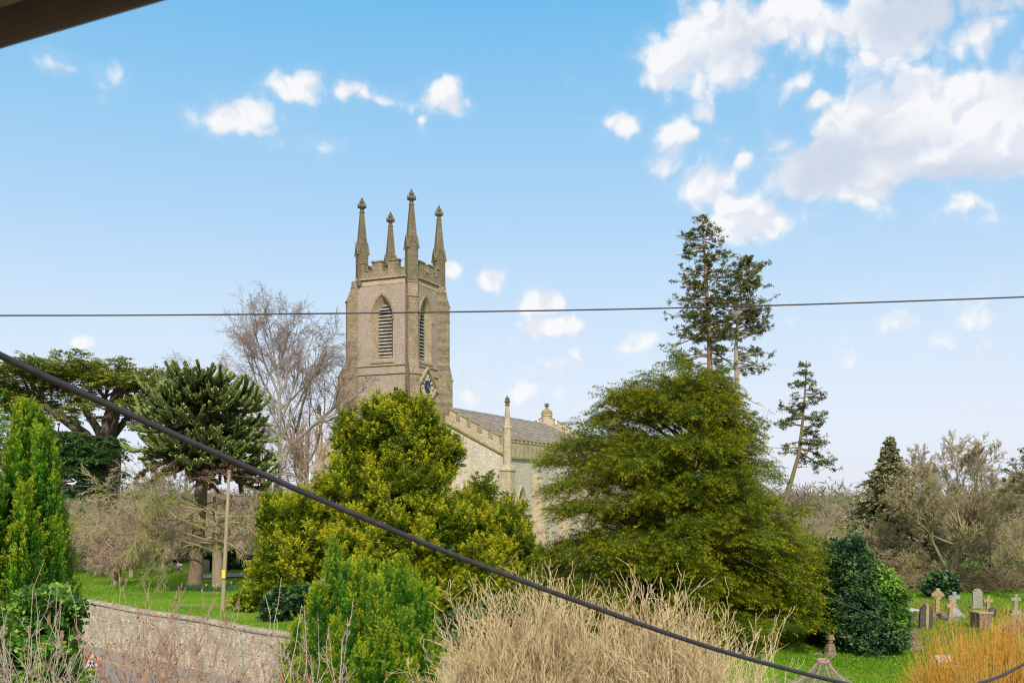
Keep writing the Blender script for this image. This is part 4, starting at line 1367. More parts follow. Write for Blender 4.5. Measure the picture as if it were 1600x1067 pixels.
# ---- big spreading yew ---------------------------------------------------------
def big_yew():
    rng, R = rngs(31)
    D = 38.0
    bx = 1078
    b = Vector((gx(bx, D), D, 0))
    o = thing('spreading_yew', 'huge dark olive yew with tiered drooping boughs in front of the nave and tall conifers', 'tree', b)
    k = D / F
    ys = [575, 600, 640, 690, 740, 800, 860, 920, 980, 1020]
    Ls = [30, 140, 180, 212, 262, 256, 262, 266, 262, 150]
    Rs = [40, 62, 78, 100, 128, 168, 196, 226, 244, 240]
    zs = [zz(y, D) for y in ys]
    lv = Leaves(rng)
    T = MB()
    tr = [(0, 0, 0), (.2, 0, 2.5), (-.1, .1, 5), (.1, 0, 8), (-.1, 0, zs[0] - .6)]
    T.tube(tr, [.6, .45, .3, .15, .04], 12)
    B_, D_, L_, W_ = [], [], [], []
    nl = 205
    for i in range(nl + 107):
        ze = zs[0] - (zs[0] - .9) * ((i + R.random()) / nl) ** .86
        if i >= nl: ze = R.uniform(.9, 4.2)
        if i >= nl + 75: ze = R.uniform(zz(770, D), zz(596, D))
        zi = min(max(ze, zs[-1]), zs[0])
        rl = np.interp(-zi, [-z for z in zs], Ls) * k; rr_ = np.interp(-zi, [-z for z in zs], Rs) * k
        az = R.uniform(0, 2 * PI) if R.random() < .45 else R.uniform(PI, 2 * PI)
        if i >= nl + 75: az = R.gauss(PI + .45, .4) if i < nl + 97 else R.uniform(PI, 2 * PI)
        ph = .6 * math.sin(az * 2 + 1.0)
        if i < nl: ze = max(.9, (math.floor((ze + ph) / 1.25) + .5) * 1.25 - ph + R.gauss(0, .17))
        cx, sx = math.cos(az), math.sin(az)
        side = rr_ if cx > 0 else rl
        dep = min((rl + rr_) * .5, 5.2)
        rad_ = 1 / math.sqrt((cx / side) ** 2 + (sx / dep) ** 2)
        rad_ *= (R.uniform(.72, 1.04) if R.random() < .7 else R.uniform(.35, .75)) if i < nl else (R.uniform(.85, 1.06) if i < nl + 75 else R.uniform(.6, 1.08))
        lift = R.uniform(.25, .5)
        z0 = max(.6, min(zs[0] - .8, ze - rad_ * lift))
        pts = []
        m = 7
        wob = R.gauss(0, .12)
        for j in range(m + 1):
            t = j / m
            a2 = az + wob * t * t
            h = z0 + (ze - z0) * math.sin(min(1, t * 1.15) * PI / 2) - .35 * max(0, t - .7) * rad_ * .5
            pts.append(Vector((rad_ * t * math.cos(a2), rad_ * t * math.sin(a2), h + R.gauss(0, .05))))
        T.tube(pts, [max(.010, .06 * (1 - j / m) ** .8 * min(1, rad_ / 3)) for j in range(m + 1)], 5, cap=False)
        ns = int(20 + rad_ * 14)
        for _ in range(ns):
            t = R.uniform(.16, 1.0) ** .75
            f = t * m; j = min(m - 1, int(f))
            p = pts[j].lerp(pts[j + 1], f - j)
            d0 = (pts[j + 1] - pts[j]).normalized()
            sd2 = Vector((-d0.y, d0.x, 0)).normalized()
            s = R.choice((-1, 1))
            dd = d0 * R.uniform(.5, 1.0) + sd2 * s * R.uniform(.1, .9) + Vector((0, 0, R.uniform(-.15, .65)))
            p = p + Vector((0, 0, R.gauss(0, .13))) + sd2 * s * abs(R.gauss(0, .75)) * (1.15 - t) * min(1.0, rad_ / 3.5)
            B_.append(p); D_.append(dd); L_.append(R.uniform(.55, 1.15) * (1.15 - .35 * t)); W_.append(R.uniform(.22, .38))
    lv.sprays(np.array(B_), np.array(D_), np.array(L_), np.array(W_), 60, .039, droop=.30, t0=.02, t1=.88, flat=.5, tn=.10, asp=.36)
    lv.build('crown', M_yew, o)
    T.build('trunk', M_bark_brown, o, smooth=True)


big_yew()


# ---- sparse tall conifers ------------------------------------------------------
def sparse_conifer(name, label, D, path, limbs, seed, r0=.5, mat=None, bark=None, per=20, ls=.058, group=None, tuft=.42, lower=0):
    """path: pixel points from foot to top; limbs: (y, reach px, side -1/+1/0, rise)"""
    rng, R = rngs(seed)
    pts = [at(x, y, D) for x, y in path]
    b = Vector((pts[0].x, D, 0))
    o = thing(name, label, 'tree', b, 0, group)
    loc = [p - b for p in pts]
    if loc[0].z > .5:
        s = (loc[1] - loc[0]); s = s / max(.01, s.z)
        loc = [Vector((loc[0].x - s.x * loc[0].z * .6, 0, 0))] + loc
    m = len(loc)
    zt = loc[-1].z
    T = MB()
    T.tube(loc, [max(.03, r0 * (1 - .93 * max(0, p.z) / zt) ** .8) for p in loc], 9)
    lv = Leaves(rng)
    B_, D_, L_ = [], [], []

    def on(z):
        for a, c in zip(loc[:-1], loc[1:]):
            if a.z <= z <= c.z: return a.lerp(c, (z - a.z) / (c.z - a.z + 1e-6))
        return loc[-1].copy()
    for (y, reach, side, rise, full) in limbs:
        z = zz(y, D); p0 = on(z)
        rch = reach * D / F
        az = (0 if side > 0 else PI) + R.gauss(0, .5) if side else R.uniform(0, 2 * PI)
        n = 6
        q = [p0]
        d = Vector((math.cos(az), math.sin(az), rise)).normalized()
        for j in range(n):
            d = (d + Vector((R.gauss(0, .16), R.gauss(0, .16), R.gauss(0, .10) + (.07 if j > 2 else -.05)))).normalized()
            q.append(q[-1] + d * rch / n)
        T.tube(q, [max(.015, .05 * (1 - j / (n + .3)) * min(1.2, .5 + rch / 3)) for j in range(n + 1)], 5, cap=False)
        if not full:
            for _ in range(3):
                j = R.randrange(2, n); e = q[j] + Vector((R.gauss(0, .35), R.gauss(0, .35), R.gauss(-.1, .3))) * rch * .4
                T.tube([q[j], q[j].lerp(e, .5) + Vector((0, 0, .08)), e], [.025, .018, .01], 4, cap=False)
            continue
        nt = int(3 + rch * 4.2 * full)
        for _ in range(nt):
            t = R.uniform(.10, 1.05) ** .9
            f = min(.999, t / 1.05) * n; j = int(f)
            p = q[j].lerp(q[j + 1], f - j)
            tip = p + Vector((R.gauss(0, .32), R.gauss(0, .32), R.gauss(.06, .20))) * min(1.0, .3 + rch * .3)
            T.tube([p, tip], [.016, .009], 3, cap=False)
            for _ in range(R.choice((2, 3, 4))):
                dd = Vector((R.gauss(0, .6), R.gauss(0, .6), R.uniform(-.15, .7))) + (q[j + 1] - q[j]).normalized() * .5
                B_.append(tip - dd.normalized() * .15); D_.append(dd); L_.append(tuft * R.uniform(.6, 1.2))
    if B_:
        lv.sprays(np.array(B_), np.array(D_), np.array(L_), .17, per, ls, droop=.1, t0=.1, t1=.9, flat=.8, tn=.14, asp=.36)
        lv.build('crown', mat or M_pine, o)
    T.build('trunk', bark or M_bark_red, o, smooth=True)
    return o


def mk_limbs(R, y0, y1, n, reach, full=1.0, rise=.15, sides=(1, -1)):
    out = []
    for i in range(n):
        y = y0 + (y1 - y0) * (i + R.random()) / n
        f = (y - y0) / (y1 - y0)
        rch = np.interp(f, np.linspace(0, 1, len(reach)), reach)
        out.append((y, rch * R.uniform(.5, 1.0), R.choice(sides) if R.random() < .8 else 0, rise + R.gauss(0, .2), full * R.uniform(.7, 1.2)))
    return out


R = random.Random(4)
lm = mk_limbs(R, 340, 540, 60, [7, 44, 52, 48, 58, 55, 60, 66], 1.0, .15) + mk_limbs(R, 470, 560, 12, [64, 72], 1.0, .05, (-1,))
lm += mk_limbs(R, 540, 640, 14, [60, 52, 40], .9, .0) + [(580, 40, 1, -.2, .6), (600, 34, -1, .1, .7), (560, 50, 1, 0, 0), (660, 40, 1, .1, .8), (640, 30, 1, .0, .6)]
sparse_conifer('tall_conifer', 'tallest ragged dark conifer with reddish trunk and pointed top behind the spreading yew', 58.0,
               [(1112, 760), (1111, 640), (1108, 520), (1103, 430), (1097, 336)], lm, 41, .30)
lm = mk_limbs(R, 402, 530, 46, [8, 50, 56, 60, 60], 1.1, .2) + mk_limbs(R, 425, 590, 18, [46, 60, 66, 68], .9, .15, (1,))
lm += [(610, 55, 1, -.5, 0), (640, 70, 1, -.35, 0), (675, 75, 1, -.3, 0), (690, 60, 1, -.2, 0), (560, 60, 1, -.2, 0), (655, 36, 1, .2, 1.2), (690, 40, 1, .1, 1.2), (705, 36, -1, .1, .9), (720, 40, 1, 0, .8), (655, 50, -1, .35, 1.0), (670, 34, 1, .1, 1.4), (690, 50, -1, .5, 1.0), (740, 34, 1, -.3, 1), (765, 36, 1, -.1, .8)]
sparse_conifer('tall_conifer', 'slightly shorter ragged conifer with pale bare lower trunk beside the tallest one', 57.0,
               [(1157, 800), (1155, 700), (1152, 620), (1150, 540), (1156, 470), (1163, 400)], lm, 42, .26, bark=M_pine_stem)
trunk_pts = [(1222, 800), (1234, 760), (1248, 710), (1254, 660), (1258, 610), (1260, 563)]
lm = mk_limbs(R, 568, 700, 30, [8, 26, 42, 46, 50], .8, .1) + [(640, 40, -1, .1, 1.3), (665, 40, -1, .1, 1.2), (690, 48, 1, 0, 1.5), (700, 60, 1, -.15, 1.6), (705, 66, 1, -.3, 1.6), (712, 50, 1, -.1, 1.4), (750, 30, -1, .1, .3), (655, 44, 1, .15, 1.4), (730, 20, 1, .2, 0), (770, 18, 1, .1, 0)]
sparse_conifer('leaning_conifer', 'slender leaning dark conifer with open crown alone against the sky', 56.0, trunk_pts, lm, 43, .19, bark=M_bark_brown)
lm = [(700, 70, -1, -.05, 2.0), (715, 85, -1, 0, 2.0), (735, 90, -1, -.02, 2.2), (760, 85, -1, -.02, 2.2), (690, 60, -1, .2, 1.6), (745, 60, 1, .1, 1.5), (770, 92, -1, .08, 2.0)] + mk_limbs(R, 600, 760, 20, [20, 50, 60], 1.2, .1, (1,))
sparse_conifer('dark_pine', 'dark pine reaching in at the frame edge with one dense needled bough', 48.0, [(1672, 900), (1670, 760), (1672, 580)], lm, 44, .35, bark=M_bark_brown)


# ---- spruce behind the bare tree -------------------------------------------------
def cone_tree(name, label, D, x, ytop, ybot, rpx, mat, seed, n=900, per=26, ls=.12, L=.9, group=None, dens=1.0):
    rng, R = rngs(seed)
    b = Vector((gx(x, D), D, 0))
    o = thing(name, label, 'tree', b, 0, group)
    ht = zz(ytop, D); hb = max(.3, zz(ybot, D)); rm = rpx * D / F
    t = 1 - np.sqrt(rng.random(n)); t = t.clip(0, .99)
    az = rng.uniform(0, 2 * PI, n)
    rr = rm * (1 - t) * (1 + .22 * np.sin(t * 60 + az * 2)) * rng.uniform(.55, 1.02, n)
    p = np.stack([rr * np.cos(az) * .5, rr * np.sin(az) * .5, hb + (ht - hb) * t], 1)
    nv = np.stack([np.cos(az), np.sin(az), rng.normal(.15, .15, n)], 1)
    lv = Leaves(rng)
    lv.sprays(p, nv, np.maximum(.35, rr * .62), L * .32, per, ls, droop=.25, t0=.15, t1=.85, flat=.5, tn=.13)
    lv.build('crown', mat, o)
    trunk_tube(o, [(0, 0, 0), (0, 0, ht * .6), (0, 0, ht)], [.32, .18, .02], M_bark_brown)
    return o


cone_tree('spruce', 'grey green pointed spruce standing behind tangled bare branches', 62.6, 1390, 680, 850, 84, M_spruce, 51, 1700)

# ---- dark holly with columnar yew beside it ---------------------------------------
D = 35.0
b = Vector((gx(1352, D), D, 0))
lobes = [lob(1334, 876, 26, 36, D, b, .3, .8), lob(1342, 915, 44, 48, D, b, .1, 1.2), lob(1350, 955, 52, 52, D, b, 0, 1.4), lob(1356, 990, 54, 36, D, b, -.2, 1.5), lob(1382, 960, 26, 40, D, b, -.4, .9), lob(1318, 985, 30, 42, D, b, .2, .9)]
lobe_tree('holly_bush', 'glossy near black green holly bush on the bright grass', b, lobes, M_holly, 61, 3000, 30, .34, .22, .036, upw=.35, asp=.6, t1=.8, trunk=([(0, 0, 0), (0, 0, 3)], [.15, .03], 10), cat='bush')
D = 34.2
b = Vector((gx(1392, D), D, 0))
lobes = [lob(1386, 925, 20, 26, D, b, 0, .6), lob(1396, 965, 16, 40, D, b, .1, .6), lob(1380, 905, 16, 16, D, b, .2, .5)]
lobe_tree('broadleaf_shrub', 'lighter fresh green shrub pushing out of the dark holly side', b, lobes, M_laurel, 62, 420, 20, .32, .24, .055, upw=.4, asp=.6, trunk=([(0, 0, 0), (-.1, 0, 1.6)], [.06, .02], 5), cat='bush')
D = 38.5
b = Vector((gx(1305, D), D, 0))
plume_tree('dark_columnar_yew', 'dark blue green columnar yew rising from behind the holly', b,
           [(px(x, D) - b.x, dy, zz(y, D), r) for x, y, dy, r in ((1290, 842, 0, .34), (1308, 836, .2, .36), (1326, 840, .1, .34), (1280, 870, -.2, .3), (1342, 862, .2, .34), (1300, 870, -.4, .34), (1320, 872, -.4, .34))],
           M_dkyew, 63, per=26, ls=.06, dens=34, sl=.4, up=1.2)
D = 36.4
b = Vector((gx(1284, D), D, 0))
lobes = [lob(1284, 905, 20, 26, D, b, 0, .6), lob(1290, 940, 22, 40, D, b, 0, .7), lob(1284, 980, 22, 36, D, b, .1, .7)]
lobe_tree('broadleaf_shrub', 'mid green leafy shrub wedged between spreading yew and holly', b, lobes, M_holly, 64, 600, 26, .30, .22, .04, upw=.4, asp=.55, trunk=([(0, 0, 0), (0, 0, 2)], [.08, .02], 6), cat='bush', t0=.3, t1=1.0)

# ---- cedar -------------------------------------------------------------------------
def cedar():
    rng, R = rngs(71)
    D = 84.0
    k = D / F
    b = Vector((gx(168, D), D, 0))
    o = thing('cedar', 'wide old cedar with flat foliage tiers and thick rising limbs', 'tree', b)
    T = MB(); lv = Leaves(rng)
    P = lambda x, y, dy=0.0: Vector((gx(x, D) - b.x, dy, zz(y, D)))
    T.tube([P(172, 870), P(170, 780), P(176, 720), P(168, 660), P(182, 610), P(186, 566)], [1.0, .85, .7, .5, .3, .06], 12)
    limbs = []
    for pts, r in (([(174, 735), (135, 680), (90, 645), (60, 625), (10, 610), (-60, 600)], .55), ([(175, 715), (150, 668), (118, 620), (90, 600), (40, 584)], .45),
                   ([(172, 700), (190, 640), (205, 610), (240, 590)], .35), ([(172, 770), (120, 735), (60, 725)], .35), ([(178, 665), (160, 620), (130, 590), (80, 578)], .25), ([(178, 680), (210, 630), (235, 600), (262, 585)], .3)):
        dy = R.uniform(-2.5, 2.5)
        q = [P(x, y, dy * i / (len(pts) - 1)) for i, (x, y) in enumerate(pts)]
        T.tube(q, [max(.05, r * (1 - .85 * i / (len(q) - 1))) for i in range(len(q))], 8)
        limbs.append(q)
    B_, D_, L_ = [], [], []
    pads = []
    for _ in range(125):
        x = R.uniform(-70, 262); y = 606 - 24 * math.sin((x + 60) / 320 * PI) + R.gauss(0, 10) + (R.uniform(15, 75) if R.random() < .45 else 0)
        pads.append((x, y, R.uniform(12, 34), R.uniform(-4, 5)))
    pads += [(182, 572, 24, 0), (186, 566, 12, 0), (170, 580, 40, 0), (212, 582, 46, 1), (245, 585, 40, 0), (60, 575, 36, 0), (20, 580, 40, 0), (98, 578, 40, 1), (130, 583, 36, -1), (-20, 590, 40, 0)]
    for x, y, r, dy in pads:
        c = P(x, y, dy)
        n = int(r * 2.4)
        az = rng.uniform(0, 2 * PI, n); rr = np.sqrt(rng.random(n)) * r * k
        pp = np.stack([c.x + rr * np.cos(az), c.y + rr * np.sin(az) * .9, c.z + rng.normal(0, .12, n) + .5 * (1 - rr / (r * k)) - .1 * rr], 1)
        dd = np.stack([np.cos(az), np.sin(az), rng.normal(.05, .12, n)], 1)
        B_.append(pp); D_.append(dd); L_.append(rng.uniform(.5, 1.1, n))
        m = min(limbs, key=lambda q: min((v - c).length for v in q)); v = min(m, key=lambda v: (v - c).length)
        T.tube([v, v.lerp(c, .5) + Vector((0, 0, -.25)), c + Vector((0, 0, -.1))], [.12, .09, .04], 5, cap=False)
    lv.sprays(np.concatenate(B_), np.concatenate(D_), np.concatenate(L_), .4, 16, .11, droop=.05, t0=.1, t1=.85, flat=.22, tn=.16, asp=.4)
    lv.build('crown', M_cedar, o)
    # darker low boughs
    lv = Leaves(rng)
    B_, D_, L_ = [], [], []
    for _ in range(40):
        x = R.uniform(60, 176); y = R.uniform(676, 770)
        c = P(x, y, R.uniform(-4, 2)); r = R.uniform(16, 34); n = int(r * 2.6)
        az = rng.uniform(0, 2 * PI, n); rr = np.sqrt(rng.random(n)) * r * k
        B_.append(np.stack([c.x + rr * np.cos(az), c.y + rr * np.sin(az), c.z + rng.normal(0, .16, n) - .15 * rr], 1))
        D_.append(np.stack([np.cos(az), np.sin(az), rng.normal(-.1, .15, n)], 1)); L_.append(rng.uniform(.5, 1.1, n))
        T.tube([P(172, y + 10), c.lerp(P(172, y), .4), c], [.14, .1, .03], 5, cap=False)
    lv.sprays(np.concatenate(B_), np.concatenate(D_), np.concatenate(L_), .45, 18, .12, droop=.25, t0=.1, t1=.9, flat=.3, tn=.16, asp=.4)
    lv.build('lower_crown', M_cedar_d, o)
    T.build('trunk', bark_mat('dark_cedar_bark', (.085, .062, .05), (.15, .11, .085), (.13, .115, .07), 1.2), o, smooth=True)


cedar()


# ---- monkey puzzle -------------------------------------------------------------------
def monkey_puzzle():
    rng, R = rngs(81)
    D = 58.6
    k = D / F
    b = Vector((gx(305, D), D, 0))
    o = thing('monkey_puzzle', 'monkey puzzle tree with rope like green branches, brown dead lower boughs and straight trunk', 'tree', b)
    T = MB()
    P = lambda x, y: Vector((gx(x, D) - b.x, 0, zz(y, D)))
    top = P(318, 575)
    T.tube([P(303, 921), P(305, 908), P(308, 860), P(314, 780), P(319, 690), P(318, 580)], [.62, .45, .39, .36, .33, .15], 12)
    T.build('trunk', M_bark_brown, o, smooth=True)
    green, dead = [], []

    def rope(acc, pts, r):
        acc.append((pts, r))
    for i in range(165):
        f = (i + R.random()) / 165
        y = 586 + 130 * f
        p0 = P(318.5, y + R.uniform(0, 18)); az = R.uniform(0, 2 * PI)
        reach = np.interp(f, [0, .2, .5, .8, 1], [1.4, 3.5, 4.4, 4.5, 4.0]) * R.uniform(.7, 1.05)
        is_dead = f > .80 and R.random() < .55
        d = Vector((math.cos(az), math.sin(az), .22 - .45 * f))
        pts = [p0]
        n = 9
        for j in range(n):
            t = j / n
            d = (d + Vector((R.gauss(0, .05), R.gauss(0, .05), (-.07 if t < .5 else .15 - .05 * f) if not is_dead else -.03))).normalized()
            pts.append(pts[-1] + d * reach / n)
        acc = dead if is_dead else green
        rope(acc, pts, R.uniform(.065, .10))
        for _ in range(R.choice((5, 6, 7, 8))):
            j = R.randrange(3, n)
            dd = (pts[j + 1] - pts[j]).normalized(); sd2 = Vector((-dd.y, dd.x, 0)).normalized() * R.choice((-1, 1))
            e = dd * .8 + sd2 * R.uniform(.4, .9) + Vector((0, 0, R.uniform(-.3, .25)))
            q = [pts[j]]
            ln = R.uniform(.6, 1.5)
            for s in range(5):
                e = (e + Vector((0, 0, (.24 if not is_dead else -.10)))).normalized(); q.append(q[-1] + e * ln / 5)
            rope(acc, q, R.uniform(.055, .085))
    for nm_, acc, mat in (('crown', green, M_arau), ('dead_boughs', dead, M_arau_dead)):
        lv = Leaves(rng)
        C_, U_, W_, Tn = [], [], [], []
        for pts, r in acc:
            m = len(pts) - 1
            ln = sum((pts[i + 1] - pts[i]).length for i in range(m))
            n = int(ln * (105 if nm_ == 'crown' else 46))
            t = rng.random(n) * m; j = t.astype(int).clip(0, m - 1); f = t - j
            A_ = np.array(pts)
            p = A_[j] + (A_[j + 1] - A_[j]) * f[:, None]
            d = unit(A_[j + 1] - A_[j])
            sd2 = unit(np.cross(d, rng.normal(0, 1, (n, 3))))
            u = unit(d * .95 + sd2 * .5)
            s = rng.uniform(.7, 1.2, n) * .085
            C_.append(p + sd2 * r * 1.25); U_.append(u * s[:, None]); W_.append(unit(np.cross(u, d)) * (s * .5)[:, None]); Tn.append((.1 + .7 * t / m + rng.normal(0, .12, n)).clip(0, 1))
        lv.put(np.concatenate(C_), np.concatenate(U_), np.concatenate(W_), np.concatenate(Tn))
        leaf = lv.build(nm_, mat, o)
    mb = MB()
    for pts, r in green + dead:
        mb.tube(pts, [r * (1 - .3 * i / (len(pts) - 1)) for i in range(len(pts))], 4, cap=False)
    mb.build('boughs', bark_mat('monkey_puzzle_bough', (.05, .06, .025), (.11, .075, .045), None, 2), o, smooth=True)


monkey_puzzle()
M_twig_brown = bark_mat('brown_twigs', (.27, .205, .12), (.39, .31, .19), (.36, .32, .14), 2.0, tinted=True)
# ---- bare trees ------------------------------------------------------------------------
D = 64.0
b = Vector((gx(437, D), D, 0))
birch = dict(steps=[14, 9, 7, 5, 4], n=[22, 8, 6, 4], start=[.28, .3, .25, .2], ang=[(.6, 1.05), (.35, .85), (.35, .8), (.3, .9)], ratio=[(.55, .75), (.35, .6), (.4, .7), (.5, .9)],
             wig=[.05, .10, .13, .16, .2], trop=[.02, .035, .0, -.08, -.16], taper=.8, heavy=1, rmin=.0065, rr=.42, short=.5)
BQ = lambda x, y: (gx(x, D) - b.x, 0.0, zz(y, D))
ht_ = zz(545, D)
stems_ = [((0, 0, ht_ * k / 4), (.03 * (-1) ** k, 0, 1), ht_ / 4 * (1.04 if k < 3 else 1.0), .05) for k in range(4)]
Rb = random.Random(77)
for (y0, xt, yt) in ((700, 345, 590), (680, 330, 540), (665, 362, 512), (650, 385, 500), (625, 405, 482), (600, 430, 478), (590, 462, 480), (620, 485, 492), (660, 505, 505), (690, 528, 520), (710, 535, 585), (640, 350, 560), (720, 370, 640), (640, 515, 545), (600, 415, 500), (575, 448, 476)):
    p0 = BQ(437, y0); q0 = BQ(xt, yt); dy = Rb.uniform(-2.2, 2.2)
    d = (q0[0] - p0[0], dy, q0[2] - p0[2]); L = math.sqrt(sum(c * c for c in d))
    stems_.append((p0, (d[0] * 1.05, d[1], d[2] * .9), L * .98, .04 + .006 * L))
birch2 = dict(steps=[12, 7, 6, 4], n=[11, 7, 5], start=[.22, .2, .15], ang=[(.35, .85), (.35, .8), (.3, .9)], ratio=[(.28, .5), (.35, .65), (.5, .9)], wig=[.055, .12, .16, .2], trop=[.0, .02, -.05, -.14], taper=.8, heavy=1, rmin=.0065, rr=.42, short=.3)
bare_tree('silver_birch', 'tall bare silver birch with fine drooping twigs against the sky beside the tower', b, stems_, birch2, M_twig_birch, 5, core=(ht_ * 1.02, .21), tmat=bark_mat('birch_bark', (.27, .235, .19), (.45, .42, .37), (.26, .25, .14), 2))
D = 66.0
b = Vector((gx(463, D), D, 0))
open_tree = dict(steps=[10, 9, 7, 6, 4], n=[7, 8, 7, 5], start=[.45, .25, .25, .2], ang=[(.45, .8), (.4, .85), (.4, .9), (.3, .9)], ratio=[(.55, .8), (.4, .65), (.4, .7), (.5, .9)],
                 wig=[.05, .10, .12, .14, .2], trop=[.02, .09, .07, .03, -.04], taper=.75, heavy=2, rmin=.010, rr=.55, short=.3)
bare_tree('bare_tree', 'bare open crowned tree with forking limbs touching the tower side', b,
          [((0, 0, 0), (.02, 0, 1), zz(668, D), .30), ((0, 0, zz(690, D)), (.85, -.1, .75), 4.6, .15), ((0, 0, zz(675, D)), (.1, .2, 1), 4.4, .12)], dict(open_tree, n=[5, 6, 5, 4]), M_twig_birch, 8, tmat=M_bark_grey)
D = 60.0
b = Vector((gx(502, D), D, 0))
bare_tree('bare_tree', 'short pinkish trunked bare tree against the church corner', b, [((0, 0, 0), (0, 0, 1), 6.3, .34), ((.1, 0, 5.0), (.55, 0, 1), 3.2, .10), ((0, 0, 5.0), (-.5, 0, 1), 3.2, .10)], dict(open_tree, n=[5, 6, 5, 4]), M_twig_pink, 9, tmat=M_bark_pink)
D = 70.0
b = Vector((gx(418, D), D, 0))
bare_tree('bare_tree', 'brown trunked bare tree just behind the silver birch stem', b, [((0, 0, 0), (0, 0, 1), 7.6, .36), ((0, 0, 6), (-.5, 0, 1), 3.4, .11)], dict(open_tree, n=[5, 6, 5, 4]), M_twig_grey, 10, tmat=M_bark_pink)

# mossy tree on the lawn: long low boughs sweeping down to the left
D = 57.0
b = Vector((gx(341, D), D, 0))
sweep = dict(steps=[10, 11, 9, 6, 4], n=[26, 15, 7, 4], start=[.28, .2, .15, .1], ang=[(1.0, 1.5), (.25, .7), (.25, .75), (.3, .8)], ratio=[(.55, 1.0), (.3, .55), (.35, .65), (.5, .8)],
             wig=[.04, .08, .10, .12, .16], trop=[.01, -.03, -.05, -.05, -.05], taper=.8, heavy=1, rmin=.010, rr=.22, short=.35)
bare_tree('mossy_bare_tree', 'bare tree on the lawn with mossy boughs sweeping low beside the monkey puzzle', b,
          [((0, 0, 0), (0, 0, 1), 5.4, .42), ((0, 0, 2.2), (-1, -.15, .30), 4.6, .07), ((0, 0, 2.7), (-1, .2, .26), 5.6, .075), ((0, 0, 3.3), (-1, -.3, .30), 5.2, .07), ((0, 0, 3.8), (-1, .1, .22), 5.8, .07), ((0, 0, 2.4), (.9, -.2, .5), 3.0, .065), ((0, 0, 4.4), (-.9, .2, .35), 5.0, .065)],
          dict(sweep, n=[11, 9, 5, 2], start=[.42, .2, .15, .1]), M_twig_moss, 13, tmat=bark_mat('mossy_trunk', (.19, .155, .10), (.28, .23, .15), (.22, .22, .06), 2))
# pinkish bare trees behind it
thorn = dict(steps=[7, 7, 6, 4, 3], n=[10, 7, 6, 2], start=[.3, .2, .2, .15], ang=[(.5, 1.2), (.4, 1.1), (.4, 1.1), (.4, 1.1)], ratio=[(.5, .85), (.4, .7), (.4, .7), (.5, .8)],
             wig=[.08, .13, .17, .2, .25], trop=[.02, .0, -.01, -.02, -.02], taper=.75, heavy=1, rmin=.009, rr=.45, short=.35)
for (x, D, h, lab, sd_, mt) in ((150, 68, 4.5, 'dense grey thorn tree with lichened twigs behind the headstones at the lawn edge', 14, M_twig_moss), (100, 70, 4.6, 'dense grey thorn tree half behind the golden cypress column', 15, M_twig_grey),
                                (205, 66, 4.6, 'pinkish brown bare tree with tangled twigs between thorn tree and monkey puzzle', 16, M_twig_pink), (255, 74, 5.0, 'bare pinkish tree standing far behind the leaning white cross', 17, M_twig_pink),
                                (180, 60.5, 2.4, 'low twiggy bare bush with reddish stems on the lawn edge', 18, M_twig_pink), (365, 80, 5.6, 'bare brown tree behind the obelisk monument', 19, M_twig_pink), (470, 76, 5.4, 'bare brown tree low beside the church wall', 20, M_twig_pink)):
    b = Vector((gx(x, D), D, 0))
    bare_tree('bare_tree', lab, b, [((0, 0, 0), (.05, 0, 1), h * .8, .17), ((0, 0, h * .15), (-.6, -.2, 1), h * .72, .11), ((0, 0, h * .15), (.6, .2, 1), h * .72, .11), ((0, 0, h * .12), (.3, -.7, 1), h * .6, .09)], thorn, mt, sd_, tmat=M_bark_pink if mt is M_twig_pink else M_bark_grey)

# right hand side
D = 57.0
b = Vector((gx(1476, D), D, 0))
ash = dict(steps=[8, 9, 7, 6, 4], n=[7, 9, 7, 4], start=[.4, .25, .25, .2], ang=[(.3, .7), (.4, .9), (.4, .9), (.4, .9)], ratio=[(.6, .85), (.4, .65), (.4, .65), (.5, .8)],
           wig=[.06, .09, .12, .16, .2], trop=[.03, .03, .05, .04, .02], taper=.72, heavy=1, rmin=.010, rr=.5, short=.35)
PX = lambda x, y: (gx(x, 57.0) - b.x, 0, zz(y, 57.0))
bare_tree('big_bare_tree', 'large bare tree with spreading fan of limbs above the gravestones', b,
          [((0, 0, 0), (.22, 0, 1), 4.2, .26), (PX(1500, 822), (.35, -.1, 1), 3.5, .09), (PX(1500, 822), (-.55, .1, 1), 3.6, .09), (PX(1500, 826), (1.0, .2, .55), 3.5, .08), (PX(1499, 824), (.05, .3, 1), 3.6, .08), (PX(1490, 850), (-1, .1, .35), 3.4, .07), (PX(1478, 885), (-.85, -.3, .95), 4.6, .10), (PX(1500, 830), (.75, -.5, .8), 3.5, .075)],
          ash, M_twig_brown, 23, tmat=bark_mat('lichened_limbs', (.20, .165, .11), (.30, .25, .165), (.28, .27, .12), 2))
